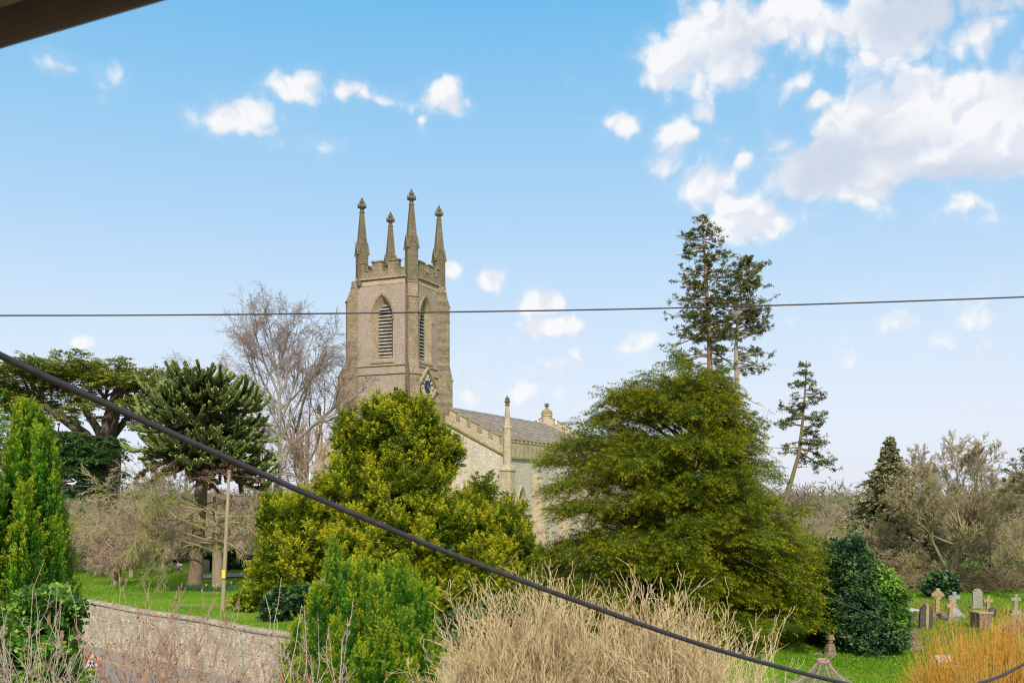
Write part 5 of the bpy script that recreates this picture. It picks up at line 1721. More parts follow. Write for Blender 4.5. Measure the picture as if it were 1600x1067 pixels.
for (x, D, h, lab, sd_, mt) in ((1345, 60, 4.1, 'lichened bare tree leaning against the grey spruce', 24, M_twig_moss), (1395, 59, 3.6, 'tangled olive bare tree in front of the spruce foot', 25, M_twig_moss), (1440, 64, 4.0, 'dense bare thorn tree behind the celtic cross', 26, M_twig_brown),
                                (1550, 60, 4.2, 'drooping olive bare tree behind the pale cross at the edge', 27, M_twig_moss), (1605, 62, 4.3, 'bare brown tree half out of the frame under the pine bough', 28, M_twig_brown),
                                (1275, 66, 4.2, 'pale brown bare tree filling the gap beside the leaning conifer', 29, M_twig_grey), (1310, 72, 4.6, 'bare pinkish tree behind the dark columnar yew', 30, M_twig_pink), (1500, 70, 5.0, 'bare tree standing directly behind the big fan limbed one', 33, M_twig_brown)):
    b = Vector((gx(x, D), D, 0))
    bare_tree('bare_tree', lab, b, [((0, 0, 0), (.05, 0, 1), h * .78, .16), ((0, 0, h * .1), (-.7, -.2, 1), h * .74, .11), ((0, 0, h * .1), (.7, .2, 1), h * .74, .11), ((0, 0, h * .1), (.2, -.8, .9), h * .6, .09)], thorn, mt, sd_, tmat=M_bark_grey)

# brown thicket at the back of the gravestones
rng, R = rngs(91)
C = Segs()
for i in range(1500):
    x = R.uniform(1255, 1650); D = R.uniform(55, 63)
    p = (gx(x, D), D, R.uniform(0, .6))
    az = R.uniform(0, 2 * PI); d = nrm((math.cos(az) * .8, math.sin(az) * .6, R.uniform(.3, 1.2)))
    ln = R.uniform(1.2, 3.4); n = 6
    for j in range(n):
        d = nrm((d[0] + R.gauss(0, .18), d[1] + R.gauss(0, .18), d[2] + R.gauss(0, .1) - .16))
        q = tuple(max(.02, p[i_] + d[i_] * ln / n) if i_ == 2 else p[i_] + d[i_] * ln / n for i_ in range(3))
        C.add(p, q, .018 * (1 - j / 8), .018 * (1 - (j + 1) / 8), j / n); p = q
tag(C.build('undergrowth', bark_mat('bramble_canes', (.20, .13, .085), (.36, .26, .16), (.25, .22, .09), 1.2, tinted=True)), kind='stuff')
lv = Leaves(rng)
n = 9000
pp = np.stack([rng.uniform(gx(1240, 60), gx(1660, 60), n), rng.uniform(56, 64, n), rng.random(n) ** 1.5 * 2.6], 1)
lv.sprays(pp[:1000], rng.normal(0, 1, (1000, 3)), .5, .35, 9, .07, t0=.1, t1=.8, asp=.6, tn=.2)
tag(lv.build('undergrowth', M_thicket), kind='stuff')
# the same tangle at the back of the lawn on the other side
C = Segs()
for i in range(1100):
    x = R.uniform(60, 520); D = R.uniform(77, 84)
    p = (gx(x, D), D, R.uniform(0, .5))
    az = R.uniform(0, 2 * PI); d = nrm((math.cos(az) * .6, math.sin(az) * .5, R.uniform(.6, 1.5)))
    ln = R.uniform(1.0, 4.2); n = 6
    for j in range(n):
        d = nrm((d[0] + R.gauss(0, .16), d[1] + R.gauss(0, .16), d[2] + R.gauss(0, .1) - .05))
        q = tuple(max(.02, p[i_] + d[i_] * ln / n) if i_ == 2 else p[i_] + d[i_] * ln / n for i_ in range(3))
        C.add(p, q, .022 * (1 - j / 8), .022 * (1 - (j + 1) / 8), j / n); p = q
tag(C.build('undergrowth', bark_mat('back_tangle', (.22, .15, .11), (.36, .26, .20), None, 1.2, tinted=True)), kind='stuff')

# clipped evergreens at the back of the lawn
for (x, D, w_, h_, lab) in ((324, 71, .55, 1.1, 'small rounded evergreen bush between monkey puzzle trunk and mossy tree'), (366, 73, .6, 1.25, 'small dark evergreen bush behind the wooden pole'), (262, 80, 1.7, 2.6, 'large dark evergreen bush in the shade behind the leaning white cross'), (215, 82, 1.8, 2.0, 'low dark evergreen mass at the back of the lawn'), (110, 82, 2.2, 2.4, 'dark evergreen mass behind the headstones and thorn tree')):
    b = Vector((gx(x, D), D, 0))
    lobe_tree('evergreen_bush', lab, b, [((0, 0, h_ * .5), (w_, w_, h_ * .52)), ((w_ * .5, 0, h_ * .35), (w_ * .7, w_ * .7, h_ * .36)), ((-w_ * .5, .1, h_ * .4), (w_ * .7, w_ * .6, h_ * .4))], M_holly, int(x), int(260 + w_ * 220), 16, .4, .3, .09, upw=.3, asp=.55, trunk=([(0, 0, 0), (0, 0, h_ * .6)], [.07, .02], 4), cat='bush')
D = 53
b = Vector((gx(1466, D), D, 0))
lobe_tree('ivy_bush', 'ivy grown dark bush behind the celtic cross', b, [((0, 0, .55), (.8, .5, .7)), ((.5, 0, .7), (.5, .4, .6))], M_holly, 95, 420, 16, .3, .25, .07, upw=.2, asp=.6, trunk=([(0, 0, 0), (0, 0, .8)], [.05, .02], 4), cat='bush')
D = 46.5
b = Vector((gx(392, D), D, 0))
lobe_tree('low_yew_sprig', 'low straggling golden yew seedling on the lawn by the path', b, [((0, 0, .4), (.6, .3, .3)), ((-.4, 0, .5), (.3, .3, .25))], M_yew_gold, 96, 130, 20, .4, .25, .07, upw=.4, cat='bush', inner=.2, trunk=([(0, 0, 0), (0, 0, .4)], [.03, .01], 3))
D = 43.0
b = Vector((gx(425, D), D, 0))
lobe_tree('dark_shrub', 'dark green shrub at the lawn edge under the golden yew', b, [((0, 0, .6), (.45, .4, .6)), ((.5, .1, .8), (.5, .4, .7)), ((1.2, .2, .8), (.7, .5, .8))], M_holly, 97, 420, 20, .32, .24, .06, upw=.4, asp=.55, cat='bush', trunk=([(0, 0, 0), (.2, 0, .9)], [.05, .02], 4))

D = 36.0
b = Vector((gx(735, D), D, 0))
lobe_tree('dark_shrub', 'added dark green shrub filling the dark hollow behind the beige stems beside the plumed cypress', b, [((-.5, 0, .6), (.8, .5, .75)), ((.5, .1, .7), (.9, .5, .8)), ((1.6, .1, .6), (.9, .5, .7)), ((0, -.5, .2), (1.6, .5, .5))], M_holly, 98, 900, 20, .32, .24, .06, upw=.4, asp=.55, cat='bush', trunk=([(0, 0, 0), (.2, 0, .9)], [.05, .02], 4))  # added shrub, its dark mass stands in for a shadowy hollow
# ---- beige twiggy shrubs in the garden below ---------------------------------------------
def twig_shrub(name, label, D, x0, x1, tops, zbase, n, mat, seed, depth=2.2, r=.011, forks=(3, 5), lean=.10, cat='shrub', wig=.06, group=None, budmat=None, tl=(.3, .7), root=(.35, .85), fan=.16):
    """tops: list of (x, y) pixel outline of the shrub's top"""
    rng, R = rngs(seed)
    xm = (x0 + x1) / 2
    b = Vector((gx(xm, D), D, zbase))
    o = thing(name, label, cat, b, 0, group)
    C = Segs()
    xs_ = [t[0] for t in tops]; yy = [t[1] for t in tops]
    lv = Leaves(rng) if budmat else None
    buds = []
    for i in range(n):
        x = R.uniform(x0, x1)
        dy = R.uniform(-depth, depth)
        DD = D + dy
        edge = math.sqrt(max(.05, 1 - (dy / depth) ** 2 * .55))
        zt = (zz(float(np.interp(x, xs_, yy)), D) - zbase) * edge * (R.uniform(.80, 1.03) if R.random() < .6 else R.uniform(.45, .85))
        tx = gx(x, D) - b.x
        bx_ = tx * R.uniform(*root) + R.gauss(0, .15); by_ = dy * .5
        p = (bx_, by_, 0.0)
        m = 11
        tgt = (tx + R.gauss(0, .12), dy, zt)
        sx_, sy_ = R.gauss(0, wig), R.gauss(0, wig)
        pts = []
        wx, wy = 0.0, 0.0
        for j in range(m + 1):
            t = j / m
            e = t ** 1.35
            wx = wx * .8 + R.gauss(0, wig * .45); wy = wy * .8 + R.gauss(0, wig * .45)
            pts.append((p[0] + (tgt[0] - p[0]) * e + sx_ * math.sin(t * 5 + i) + wx, p[1] + (tgt[1] - p[1]) * e + sy_ * math.sin(t * 4 + i * 2) + wy, zt * t))
        for j in range(m):
            C.add(pts[j], pts[j + 1], r * (1 - .7 * j / m), r * (1 - .7 * (j + 1) / m), j / m)
        for _ in range(R.randint(*forks)):
            j = R.randrange(3, m)
            q = pts[j]; d = nrm((pts[j + 1][0] - q[0] + R.gauss(0, fan), pts[j + 1][1] - q[1] + R.gauss(0, fan), pts[j + 1][2] - q[2]))
            ln = R.uniform(*tl) * (1.15 - j / m); k2 = 4
            for s in range(k2):
                d = nrm((d[0] + R.gauss(0, lean), d[1] + R.gauss(0, lean), d[2] + .10))
                q2 = tuple(q[a] + d[a] * ln / k2 for a in range(3))
                C.add(q, q2, r * .5 * (1 - s / 6), r * .5 * (1 - (s + 1) / 6), .8)
                if R.random() < .75:
                    d3 = nrm((d[0] + R.gauss(0, .7), d[1] + R.gauss(0, .7), d[2])); C.add(q2, tuple(q2[a] + d3[a] * ln * .28 for a in range(3)), r * .36, r * .2, 1)
                q = q2
        if lv is not None:
            for j in range(2, m):
                for _ in range(2):
                    t_ = R.random(); buds.append(tuple(pts[j][a] + (pts[j + 1][a] - pts[j][a]) * t_ for a in range(3)))
    C.build('stems', mat, o)
    if lv is not None and buds:
        p = np.array(buds); d = unit(rng.normal(0, 1, p.shape) + np.array([0, 0, .7])); s = rng.uniform(.6, 1.3, len(p)) * r * 1.9
        lv.put(p + d * s[:, None], d * s[:, None], unit(np.cross(d, rng.normal(0, 1, p.shape))) * (s * .55)[:, None], rng.random(len(p)))
        lv.build('stem_buds', budmat, o)  # loose buds strung along the bare stems
    return o


GZ = RZ + .1


def branch_shrub(name, label, D, x0, x1, tops, zbase, n, mat, seed, depth=1.6, r=.017, cat='shrub'):
    """many crooked stems from a common stool, each forking into finer twigs"""
    R = random.Random(seed)
    b = Vector((gx((x0 + x1) / 2, D), D, zbase))
    o = thing(name, label, cat, b)
    xs_ = [t[0] for t in tops]; yy = [t[1] for t in tops]
    P = dict(steps=[9, 6, 5], n=[8, 4], start=[.28, .2], ang=[(.25, .75), (.3, .9)], ratio=[(.32, .58), (.35, .65)], wig=[.09, .17, .22], trop=[.06, .12, .10], taper=.72, heavy=0, rmin=.0058, rr=.55, short=.45)
    C = Segs()
    for i in range(n):
        x = R.uniform(x0, x1); dy = R.uniform(-depth, depth)
        edge = math.sqrt(max(.1, 1 - (dy / depth) ** 2 * .5))
        zt = (zz(float(np.interp(x, xs_, yy)), D) - zbase) * edge * (R.uniform(.62, .86) if R.random() < .7 else R.uniform(.4, .62))
        tx = gx(x, D) - b.x
        p = (tx * R.uniform(.35, .75) + R.gauss(0, .12), dy * .5, 0.0)
        d = (tx - p[0], dy - p[1], zt)
        L = math.sqrt(sum(c * c for c in d))
        d = nrm((d[0] * .8, d[1] * .8, d[2]))
        grow(C, C, p, d, L, r * R.uniform(.7, 1.2), 0, P, R)
    C.build('stems', mat, o)
    return o


branch_shrub('beige_shrub', 'dense bare beige stemmed shrub directly beside the plumed cypress', 21.0, 712, 938, [(690, 985), (705, 930), (740, 905), (800, 892), (850, 880), (900, 890), (950, 915)], GZ, 360, M_twig_beige, 101)
branch_shrub('beige_shrub', 'dense bare beige stemmed shrub in front of the spreading yew', 20.5, 935, 1135, [(920, 920), (980, 898), (1040, 895), (1090, 905), (1130, 930), (1165, 965), (1190, 1030)], GZ, 350, M_twig_beige, 102)
twig_shrub('beige_shrub', 'small straggly beige shrub below the thick cable next to the wire arbour', 18.0, 1165, 1250, [(1165, 1010), (1200, 1010), (1215, 1030), (1250, 1050)], GZ, 130, M_twig_beige, 103, .8)
M_bud = leaf_mat('reddish_buds', (.22, .08, .035), (.36, .14, .06), (.46, .26, .12), .1, .2, 2, .3)
twig_shrub('orange_willow', 'fiery orange stemmed willow shrub in the rough grass before the graves', 24.0, 1425, 1680, [(1425, 1045), (1450, 1005), (1480, 970), (1510, 978), (1550, 955), (1600, 940), (1680, 945)], GZ + .1, 2300, M_twig_orange, 104, 1.5, r=.010, lean=.14, wig=.07, forks=(4, 7), fan=.2, tl=(.3, .8))
twig_shrub('bare_bush', 'purple brown bare bush at the frame edge above the orange willow', 38.0, 1565, 1640, [(1565, 985), (1585, 958), (1610, 950), (1640, 960)], 0.0, 200, M_twig_pink, 105, .7, r=.016)
D = 20.0
b = Vector((gx(830, D), D, GZ))
# ---- whippy bare shrubs close to the house ---------------------------------------------------
twig_shrub('whippy_shrub', 'bare shrub of straight reddish brown whips with buds in front of the road', 7.5, 95, 430, [(95, 990), (120, 930), (165, 865), (190, 900), (240, 900), (280, 905), (330, 880), (370, 930), (430, 985)], 3.0, 130, M_twig_whip, 111, 1.0, r=.0068, forks=(3, 6), lean=.12, budmat=M_bud, tl=(.18, .5))
twig_shrub('whippy_shrub', 'low dense tangle of pinkish bare twigs before the stone wall', 8.6, 110, 450, [(110, 1030), (160, 1000), (220, 1000), (300, 1010), (380, 1020), (450, 1030)], 2.6, 170, M_twig_whip, 112, 1.2, r=.0050, forks=(3, 6), lean=.16, tl=(.2, .5), wig=.08)
twig_shrub('whippy_shrub', 'bare pale brown twigs crossing in front of the ivy leaved shrub', 6.5, -60, 120, [(-60, 930), (0, 945), (40, 935), (60, 900), (90, 870), (105, 900), (120, 950)], 3.2, 110, M_twig_pale, 113, .8, r=.0058, forks=(3, 5), lean=.16, budmat=M_bud, tl=(.2, .5))
twig_shrub('whippy_shrub', 'bare greyish upright branches in front of the plumed cypress foot', 8.0, 400, 545, [(400, 950), (425, 905), (450, 890), (475, 890), (500, 905), (545, 975)], 2.8, 40, M_twig_pale, 114, .8, r=.0085, forks=(3, 5), lean=.12, budmat=M_bud, tl=(.25, .6))

# broad leaved shrub under the left cypress
D = 11.0
b = Vector((gx(62, D), D, RZ))
lobes = [lob(70, 960, 44, 40, D, b, 0, .4), lob(85, 1010, 36, 50, D, b, -.1, .4), lob(30, 1010, 50, 60, D, b, 0, .5), lob(98, 950, 24, 24, D, b, .1, .25), lob(60, 1090, 80, 80, D, b, 0, .6), lob(40, 1200, 90, 90, D, b, 0, .6), lob(70, 1330, 80, 90, D, b, 0, .5)]
lobe_tree('ivy_shrub', 'leafy bright green ivy shrub at the foot of the tall cypress column', b, lobes, M_laurel, 121, 1500, 16, .16, .13, .026, upw=.35, asp=.65, cat='shrub', trunk=([(0, 0, 0), (0, 0, 3.4)], [.06, .02], 8), t0=.15, t1=.9)

# ---- grass, bulbs, distant trees -----------------------------------------------------------
def blades(name, polys, mat, seed, hgt=.09, wdt=.012, t0=.2, t1=.9, lean=.35):
    rng = np.random.default_rng(seed)
    lv = Leaves(rng)
    for (x0, x1, y0, y1, n) in polys:
        # scattered over the ground between two image rows, denser near
        yv = rng.uniform(0, 1, n)
        Dd = gD(y0) + (gD(y1) - gD(y0)) * yv
        xv = rng.uniform(x0, x1, n)
        X = (xv - 800) / F * Dd
        side = (X - W1.x) * wn.x + (Dd - W1.y) * wn.y
        ok = side > .45
        X, Y = X[ok], Dd[ok]; m = len(X)
        h = hgt * rng.uniform(.5, 1.5, m)
        d = unit(np.stack([rng.normal(0, lean, m), rng.normal(0, lean, m), np.ones(m)], 1))
        c = np.stack([X, Y, h * .45 + .0], 1)
        lv.put(c, d * (h * .55)[:, None], unit(np.cross(d, rng.normal(0, 1, (m, 3)))) * (wdt * rng.uniform(.7, 1.4, m))[:, None], rng.uniform(t0, t1, m))
    return tag(lv.build(name, mat), kind='stuff')


M_grass = leaf_mat('lawn_grass', (.05, .15, .008), (.13, .29, .012), (.32, .44, .03), .35, .2, .25, .6)
M_rough = leaf_mat('rough_grass', (.10, .17, .012), (.27, .30, .03), (.48, .36, .10), .3, .2, .45, .5)
blades('grass', [(60, 480, 884, 915, 26000), (60, 480, 915, 992, 36000), (1215, 1640, 925, 985, 26000), (1215, 1480, 985, 1075, 36000)], M_grass, 131, .085, .014)
blades('rough_grass', [(1405, 1640, 950, 1010, 9000), (1430, 1640, 985, 1080, 14000), (1380, 1470, 940, 965, 3000)], M_rough, 132, .16, .014, lean=.3)
# last year's leaves blown over the turf
rng = np.random.default_rng(135)
lv = Leaves(rng)
for (x0, x1, y0, y1, n) in ((90, 460, 890, 985, 1500), (1290, 1600, 935, 1070, 1600)):
    Dd = gD(y0) + (gD(y1) - gD(y0)) * rng.random(n); X = (rng.uniform(x0, x1, n) - 800) / F * Dd
    ok = ((X - W1.x) * wn.x + (Dd - W1.y) * wn.y) > .5
    X, Y = X[ok], Dd[ok]; m = len(X)
    u = unit(np.stack([rng.normal(0, 1, m), rng.normal(0, 1, m), rng.normal(0, .25, m)], 1)); w = unit(np.cross(u, np.array([0, 0, 1.0]) + rng.normal(0, .3, (m, 3))))
    s_ = rng.uniform(.03, .06, m)
    lv.put(np.stack([X, Y, rng.uniform(.06, .11, m)], 1), u * s_[:, None], w * (s_ * .6)[:, None], rng.random(m))
tag(lv.build('fallen_leaves', leaf_mat('dry_leaves', (.16, .09, .04), (.28, .18, .08), (.42, .32, .16), .1, .2, 1, .3)), kind='stuff')
rng = np.random.default_rng(133)
for (x, y, lab, nfl) in ((303, 921, 'clump of blue green daffodil leaves round the monkey puzzle foot', 0), (338, 922, 'clump of daffodil leaves with a few yellow flowers at the mossy tree foot', 5)):
    D = gD(y)
    o = thing('daffodil_clump', lab, 'flowers', (gx(x, D), D, 0))
    lv = Leaves(rng)
    n = 900
    az = rng.uniform(0, 2 * PI, n); r = rng.uniform(.35, 1.25, n)
    X = r * np.cos(az); Y = r * np.sin(az); h = rng.uniform(.2, .38, n)
    d = unit(np.stack([rng.normal(0, .3, n), rng.normal(0, .3, n), np.ones(n)], 1))
    lv.put(np.stack([X, Y, h * .5], 1), d * (h * .5)[:, None], unit(np.cross(d, rng.normal(0, 1, (n, 3)))) * .016, rng.random(n))
    lv.build('leaves', M_daff, o)
    if nfl:
        my = plain_mat('daffodil_yellow', (.75, .55, .03), .6, .2)
        for i in range(nfl):
            mb = MB()
            a = rng.uniform(0, 2 * PI); rr = rng.uniform(.7, 1.2)
            mb.lathe(rr * math.cos(a), rr * math.sin(a), [(.01, .3), (.05, .37), (.06, .41), (.03, .42)], 6)
            mb.build('flower', my, o)

C = Segs()
rng, R = rngs(141)
lv = Leaves(rng)
for i in range(820):
    az = R.uniform(rad(-75), rad(75)); D = R.uniform(98, 260)
    x, y = D * math.sin(az), D * math.cos(az)
    h = R.uniform(6.3, 8.2) * (1 if D > 130 else .93); w_ = R.uniform(3, 6)
    n = 240
    d = unit(rng.normal(0, 1, (n, 3))); d[:, 2] = np.abs(d[:, 2])
    p = np.array([x, y, h * .1]) + d * np.array([w_, w_, h * .9]) * rng.uniform(.4, 1.0, (n, 1))
    lv.put(p, unit(rng.normal(0, 1, (n, 3)) + np.array([0, 0, .8])) * .6, unit(rng.normal(0, 1, (n, 3))) * .09, (R.random() + rng.normal(0, .2, n)).clip(0, 1))
tag(lv.build('distant_treeline', leaf_mat('winter_wood', (.16, .125, .09), (.24, .19, .13), (.20, .18, .10), .1, .05, .1, .3)), kind='stuff')

# ------------------------------------------------------------------ pole, wires, bird, sign, arbour, eave
M_pole = bark_mat('grey_pole_timber', (.24, .19, .13), (.34, .28, .19), (.30, .26, .13), 2, stretch=.06)
M_wire = plain_mat('black_cable', (.035, .032, .034), .55, .3, 30, spec=.4)
M_thin = plain_mat('grey_wire', (.12, .11, .11), .6, .2)
D = 46.9
pt = at(358, 737, D); pb_ = at(348, 956, D)
o = thing('telegraph_pole', 'slim leaning wooden pole with small yellow plate on the lawn by the wall', 'pole', (pb_.x, D, 0))
trunk_tube(o, [(0, 0, -.3), (0, 0, 0), (pt.x - pb_.x, 0, pt.z)], [.115, .11, .065], M_pole, 12, 'post')
mb = MB()
c = (pt.x - pb_.x) * .29
mb.box(c - .09, c + .09, -.17, -.125, 1.58, 1.98)
mb.build('plate', plain_mat('yellow_plate', (.72, .58, .05), .5, .1), o, bevel=.01)
mb = MB()
mb.lathe(pt.x - pb_.x, 0, [(.10, pt.z - .02), (.11, pt.z + .02), (.06, pt.z + .07), (.01, pt.z + .08)], 12)
mb.build('cap', M_pole, o)


def sag(a, b, s, n=24):
    a, b = Vector(a), Vector(b)
    return [a.lerp(b, i / n) - Vector((0, 0, 4 * s * (i / n) * (1 - i / n))) for i in range(n + 1)]


def cable(name, label, pts, r, mat, n=8, group=None):
    mb = MB(); mb.tube(pts, r, n)
    o_ = mb.build(name, mat, smooth=True)
    return tag(o_, label, 'cable', group)


cable('pole_wire', 'thin wire running from the wooden pole top behind the cypress column', sag(at(357, 741, 46.8), at(-160, 757, 46), .35), .014, M_thin, 6)
cable('pole_wire', 'thin wire running from the wooden pole top towards the golden yew', sag(at(359, 741, 46.8), at(520, 752, 46.6), .12), .014, M_thin, 6)
# pixels -> a smooth run of cable at given distances
def through(pp, n=60):
    xs_ = [p[0] for p in pp]
    out = []
    P_ = [at(x, y, d) for x, y, d in pp]
    for i in range(len(P_) - 1):
        a = P_[max(0, i - 1)]; b_ = P_[i]; c_ = P_[i + 1]; d_ = P_[min(len(P_) - 1, i + 2)]
        m = max(4, n // (len(P_) - 1))
        for k_ in range(m):
            t = k_ / m
            out.append(.5 * ((2 * b_) + (c_ - a) * t + (2 * a - 5 * b_ + 4 * c_ - d_) * t * t + (-a + 3 * b_ - 3 * c_ + d_) * t ** 3))
    out.append(P_[-1])
    return out


cable('thick_cable', 'thick black cable sloping down across the whole view in front of everything',
      through([(-190, 452, 2.12), (-90, 507, 2.25), (0, 555, 2.38), (150, 624, 2.55), (300, 691, 2.72), (500, 780, 2.95), (700, 863, 3.2), (900, 938, 3.45), (1100, 1008, 3.75), (1270, 1055, 4.05), (1360, 1074, 4.3), (1450, 1080, 4.7), (1530, 1067, 5.2), (1600, 1037, 5.9), (1720, 965, 7.5), (1900, 850, 10)], 120), .0089, M_wire, 12)
cable('overhead_wire', 'thin black overhead wire crossing the sky and the tower almost level',
      through([(-300, 493, 14), (0, 493, 14), (300, 492, 14), (700, 487.5, 14), (1000, 482.5, 14), (1300, 474.5, 14), (1600, 464, 14), (2000, 447, 14)], 60), .0105, M_wire, 8)
cable('garden_wire', 'faint grey wire drooping from the spreading yew across the dark holly', sag(at(1150, 868, 33.2), at(1640, 1050, 26), .25), .007, M_thin, 6)

# white bird sitting on the pole wire
D = 46.35
bp = at(113, 756, D)
o = thing('pigeon', 'small white bird perched on the thin wire beside the cypress column', 'bird', bp)
mb = MB()
sec = [(-.22, .05, .012, .02), (-.15, .035, .03, .028), (-.06, .01, .055, .06), (.03, .0, .07, .075), (.11, .03, .05, .06), (.145, .075, .032, .036), (.17, .105, .036, .036), (.20, .108, .026, .026), (.222, .10, .008, .008), (.245, .094, .002, .003)]
n = 10
vs = []
for (x, z, ry, rz_) in sec:
    for i in range(n):
        t = 2 * PI * i / n
        vs.append((x, ry * math.cos(t), z + rz_ * math.sin(t)))
fs = [(k * n + i, k * n + (i + 1) % n, (k + 1) * n + (i + 1) % n, (k + 1) * n + i) for k in range(len(sec) - 1) for i in range(n)]
mb.add(vs, fs + [tuple(range(n)), tuple(range((len(sec) - 1) * n, len(sec) * n))])
mb.build('body', plain_mat('white_feathers', (.75, .74, .72), .8, .1), o, smooth=True)
mb = MB()
for s in (-1, 1):
    mb.prism([(.10, .03), (.04, .05), (-.10, .035), (-.20, .045), (-.10, .0), (.04, -.02)], (s * .055, s * .078), lambda u, v, w: (u, w, v))
mb.build('wings', plain_mat('grey_feathers', (.55, .55, .56), .8, .1), o)
mb = MB()
for s in (-.025, .025):
    mb.tube([(.0, s, -.06), (.01, s, -.20)], [.006, .006], 5)
mb.build('legs', plain_mat('pink_legs', (.5, .25, .2), .7, .1), o)

# children warning sign
D = 34.0
sp = at(143, 1034, D)
M_white = plain_mat('sign_white', (.80, .80, .78), .45, .04)
M_sred = plain_mat('sign_red', (.55, .025, .03), .45, .08)
M_sblk = plain_mat('sign_black', (.02, .02, .02), .5, .1)
M_galv = plain_mat('galvanised_post', (.42, .43, .43), .5, .15, metal=.3)
o = thing('warning_sign', 'red bordered white triangular warning sign showing two black figures beside the road', 'road sign', (sp.x, D, RZ), rad(60))
zc = sp.z - RZ
def tri(s, yo=0.0, rnd_=.06):
    h = s * math.sqrt(3) / 2
    cs = [(-s / 2, -h / 3), (s / 2, -h / 3), (0, 2 * h / 3)]
    out = []
    for i in range(3):
        p = Vector(cs[i]); a = Vector(cs[i - 1]); c_ = Vector(cs[(i + 1) % 3])
        for t in (0, .5, 1):
            u = p + (a - p).normalized() * rnd_; v = p + (c_ - p).normalized() * rnd_
            q = u.lerp(v, t); q = q.lerp(p, .25 if t == .5 else 0); out.append((q.x, q.y + zc))
    return out
S_ = .82
mb = MB(); mb.prism(tri(S_), (-.012, .0), lambda u, v, w: (u, w, v)); mb.build('border', M_sred, o)
mb = MB(); mb.prism(tri(S_ * .68, 0, .04), (-.016, -.0125), lambda u, v, w: (u, w, v)); mb.build('face', M_white, o)
mb = MB()
for (cx_, sc) in ((-.055, 1.0), (.075, .82)):
    g_ = zc - .185
    def Q(u, v): return (cx_ + u * sc, g_ + v * sc)
    for poly in ([(-.035, .12), (.03, .12), (.035, .215), (-.03, .22)], [(-.035, .13), (-.005, .13), (-.03, .06), (-.055, .0), (-.08, .005), (-.06, .06)], [(0, .13), (.03, .13), (.05, .06), (.075, .01), (.05, .0), (.025, .055)],
                 [(.03, .21), (.085, .15), (.075, .135), (.025, .18)], [(-.03, .21), (-.08, .155), (-.068, .14), (-.025, .18)], [(.028 * math.cos(a), .252 + .028 * math.sin(a)) for a in [i * PI / 5 for i in range(10)]]):
        mb.prism([Q(*p) for p in poly], (-.0195, -.0165), lambda u, v, w: (u, w, v))
mb.build('figures', M_sblk, o)
mb = MB(); mb.tube([(0, .035, -.2), (0, .035, zc + .42)], [.032, .032], 10); mb.build('post', M_galv, o, smooth=True)

# wire garden arbour: ring, ogee ribs, legs, scrolls
D = 15.0
ap = at(1286, 1032, D)
o = thing('wire_arbour', 'rusty wire garden arbour with flat ring top and curving mesh ribs', 'arbour', (ap.x, D, RZ))
zt = ap.z - RZ
M_rust = plain_mat('rusty_wire', (.36, .27, .22), .7, .3, 6, metal=.2)
mb = MB()
mb.lathe(0, 0, [(.085, zt - .03), (.10, zt - .02), (.10, zt + .02), (.085, zt + .03), (.075, zt + .02), (.075, zt - .02)], 20)
mb.build('ring', plain_mat('rusty_ring', (.40, .25, .20), .7, .2, 6), o)
def rib_pt(t, az, rr=.80):
    r = .095 + (rr - .095) * (t ** 1.15); z = zt - .03 - .46 * (.55 * t + .45 * (1 - (1 - t) ** 2.2))
    return (r * math.cos(az), r * math.sin(az), z)
for i in range(8):
    az = i * PI / 4 + .1
    mb = MB()
    pts = [rib_pt(k_ / 10, az) for k_ in range(11)]
    pts += [(0.80 * math.cos(az), 0.80 * math.sin(az), zt - .9), (0.80 * math.cos(az), 0.80 * math.sin(az), 0)]
    mb.tube(pts, .008, 6)
    rb_ = mb.build('rib', M_rust, o, smooth=True)
    mb = MB()
    sc_ = [(.10 + .05 * math.sin(t) * (1 + .1 * t), zt + .03 + .045 * (1 - math.cos(t))) for t in [k_ * PI * 1.4 / 10 for k_ in range(11)]]
    if i % 2 == 0:
        mb.tube([(r * math.cos(az), r * math.sin(az), z) for r, z in sc_], .005, 5)
        mb.build('scroll', M_rust, rb_, smooth=True)
mb = MB()
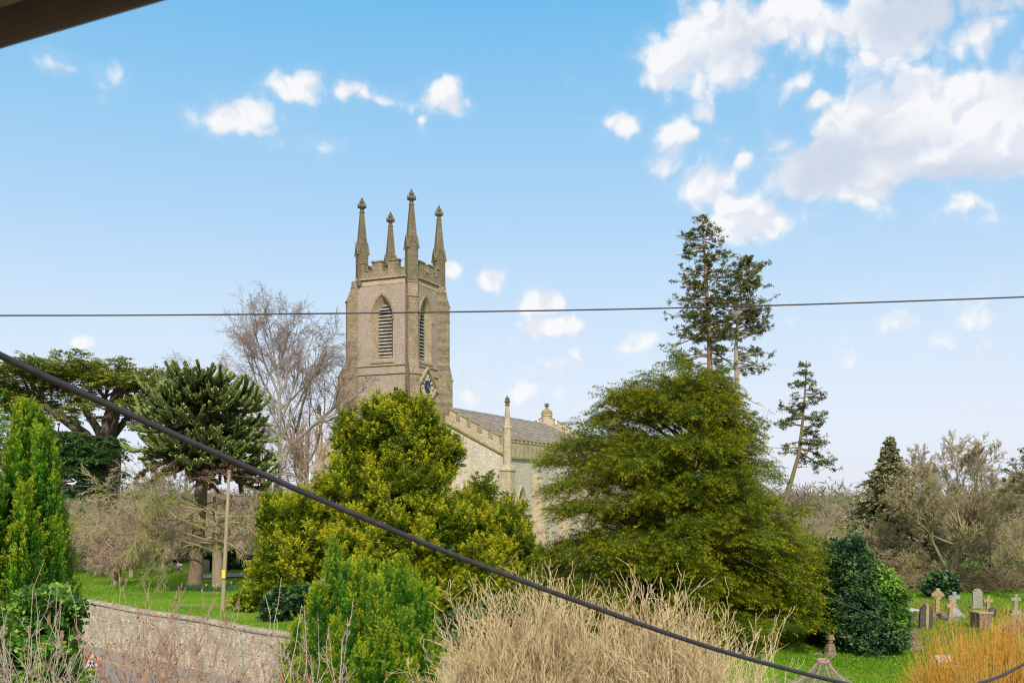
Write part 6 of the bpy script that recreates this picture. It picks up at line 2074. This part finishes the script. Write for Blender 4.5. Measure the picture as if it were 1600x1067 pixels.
for k_ in range(1, 12):
    t = k_ / 11
    pts = [rib_pt(t, a) for a in [i * PI / 16 for i in range(33)]]
    mb.tube(pts, .0022, 4, cap=False)
for i in range(32):
    az = i * PI / 16
    mb.tube([rib_pt(k_ / 8, az) for k_ in range(9)], .0022, 4, cap=False)
mb.build('mesh', M_rust, o)

# eave of the house the view is taken from
M_gut = plain_mat('brown_gutter', (.055, .038, .028), .55, .25, 14, spec=.4)
M_soff = plain_mat('dark_soffit', (.03, .024, .02), .8, .3, 8)
M_tile = plain_mat('dark_roof_tiles', (.10, .06, .045), .9, .3, 6)
hz_ = .60
g0 = Vector((gx(0, hz_ * F / 706), hz_ * F / 706, H + hz_)); g1 = Vector((gx(250, hz_ * F / 781), hz_ * F / 781, H + hz_))
gd = (g1 - g0).normalized()
gn = Vector((-gd.y, gd.x, 0))          # outward, away from the house
if gn.y < 0: gn = -gn
o = thing('house_eave', 'dark brown gutter and soffit of a house eave crossing the top corner', 'eave', g0)


def eave(poly, name, mat, smooth=False):
    mb = MB()
    mb.prism(poly, (-4.0, 4.0), lambda u, v, w: gd * w + gn * u + Vector((0, 0, v)))
    return mb.build(name, mat, o)


# half round gutter: its lowest line runs through the frame's corner
gp = [(.056 * math.cos(a) - .0, .056 + .056 * math.sin(a)) for a in [PI + i * PI / 12 for i in range(13)]]
gp += [(.051 * math.cos(a) - .0, .056 + .051 * math.sin(a)) for a in [2 * PI - i * PI / 12 for i in range(13)]]
gut = eave(gp, 'gutter', M_gut)
mb = MB()
mb.tube([gd * -4 + gn * .056 + Vector((0, 0, .056)), gd * 4 + gn * .056 + Vector((0, 0, .056))], .006, 8)
mb.build('gutter_bead', M_gut, gut)
eave([(-.06, .0), (-.085, .0), (-.085, .17), (-.06, .17)], 'fascia', plain_mat('fascia_board', (.20, .17, .13), .7, .2, 10))
eave([(-.087, .012), (-.087, .03), (-.5, .03), (-.5, .012)], 'soffit', M_soff)
eave([(-.02, .13), (-.02, .155), (-1.0, .72), (-1.0, .69)], 'roof_edge', M_tile)
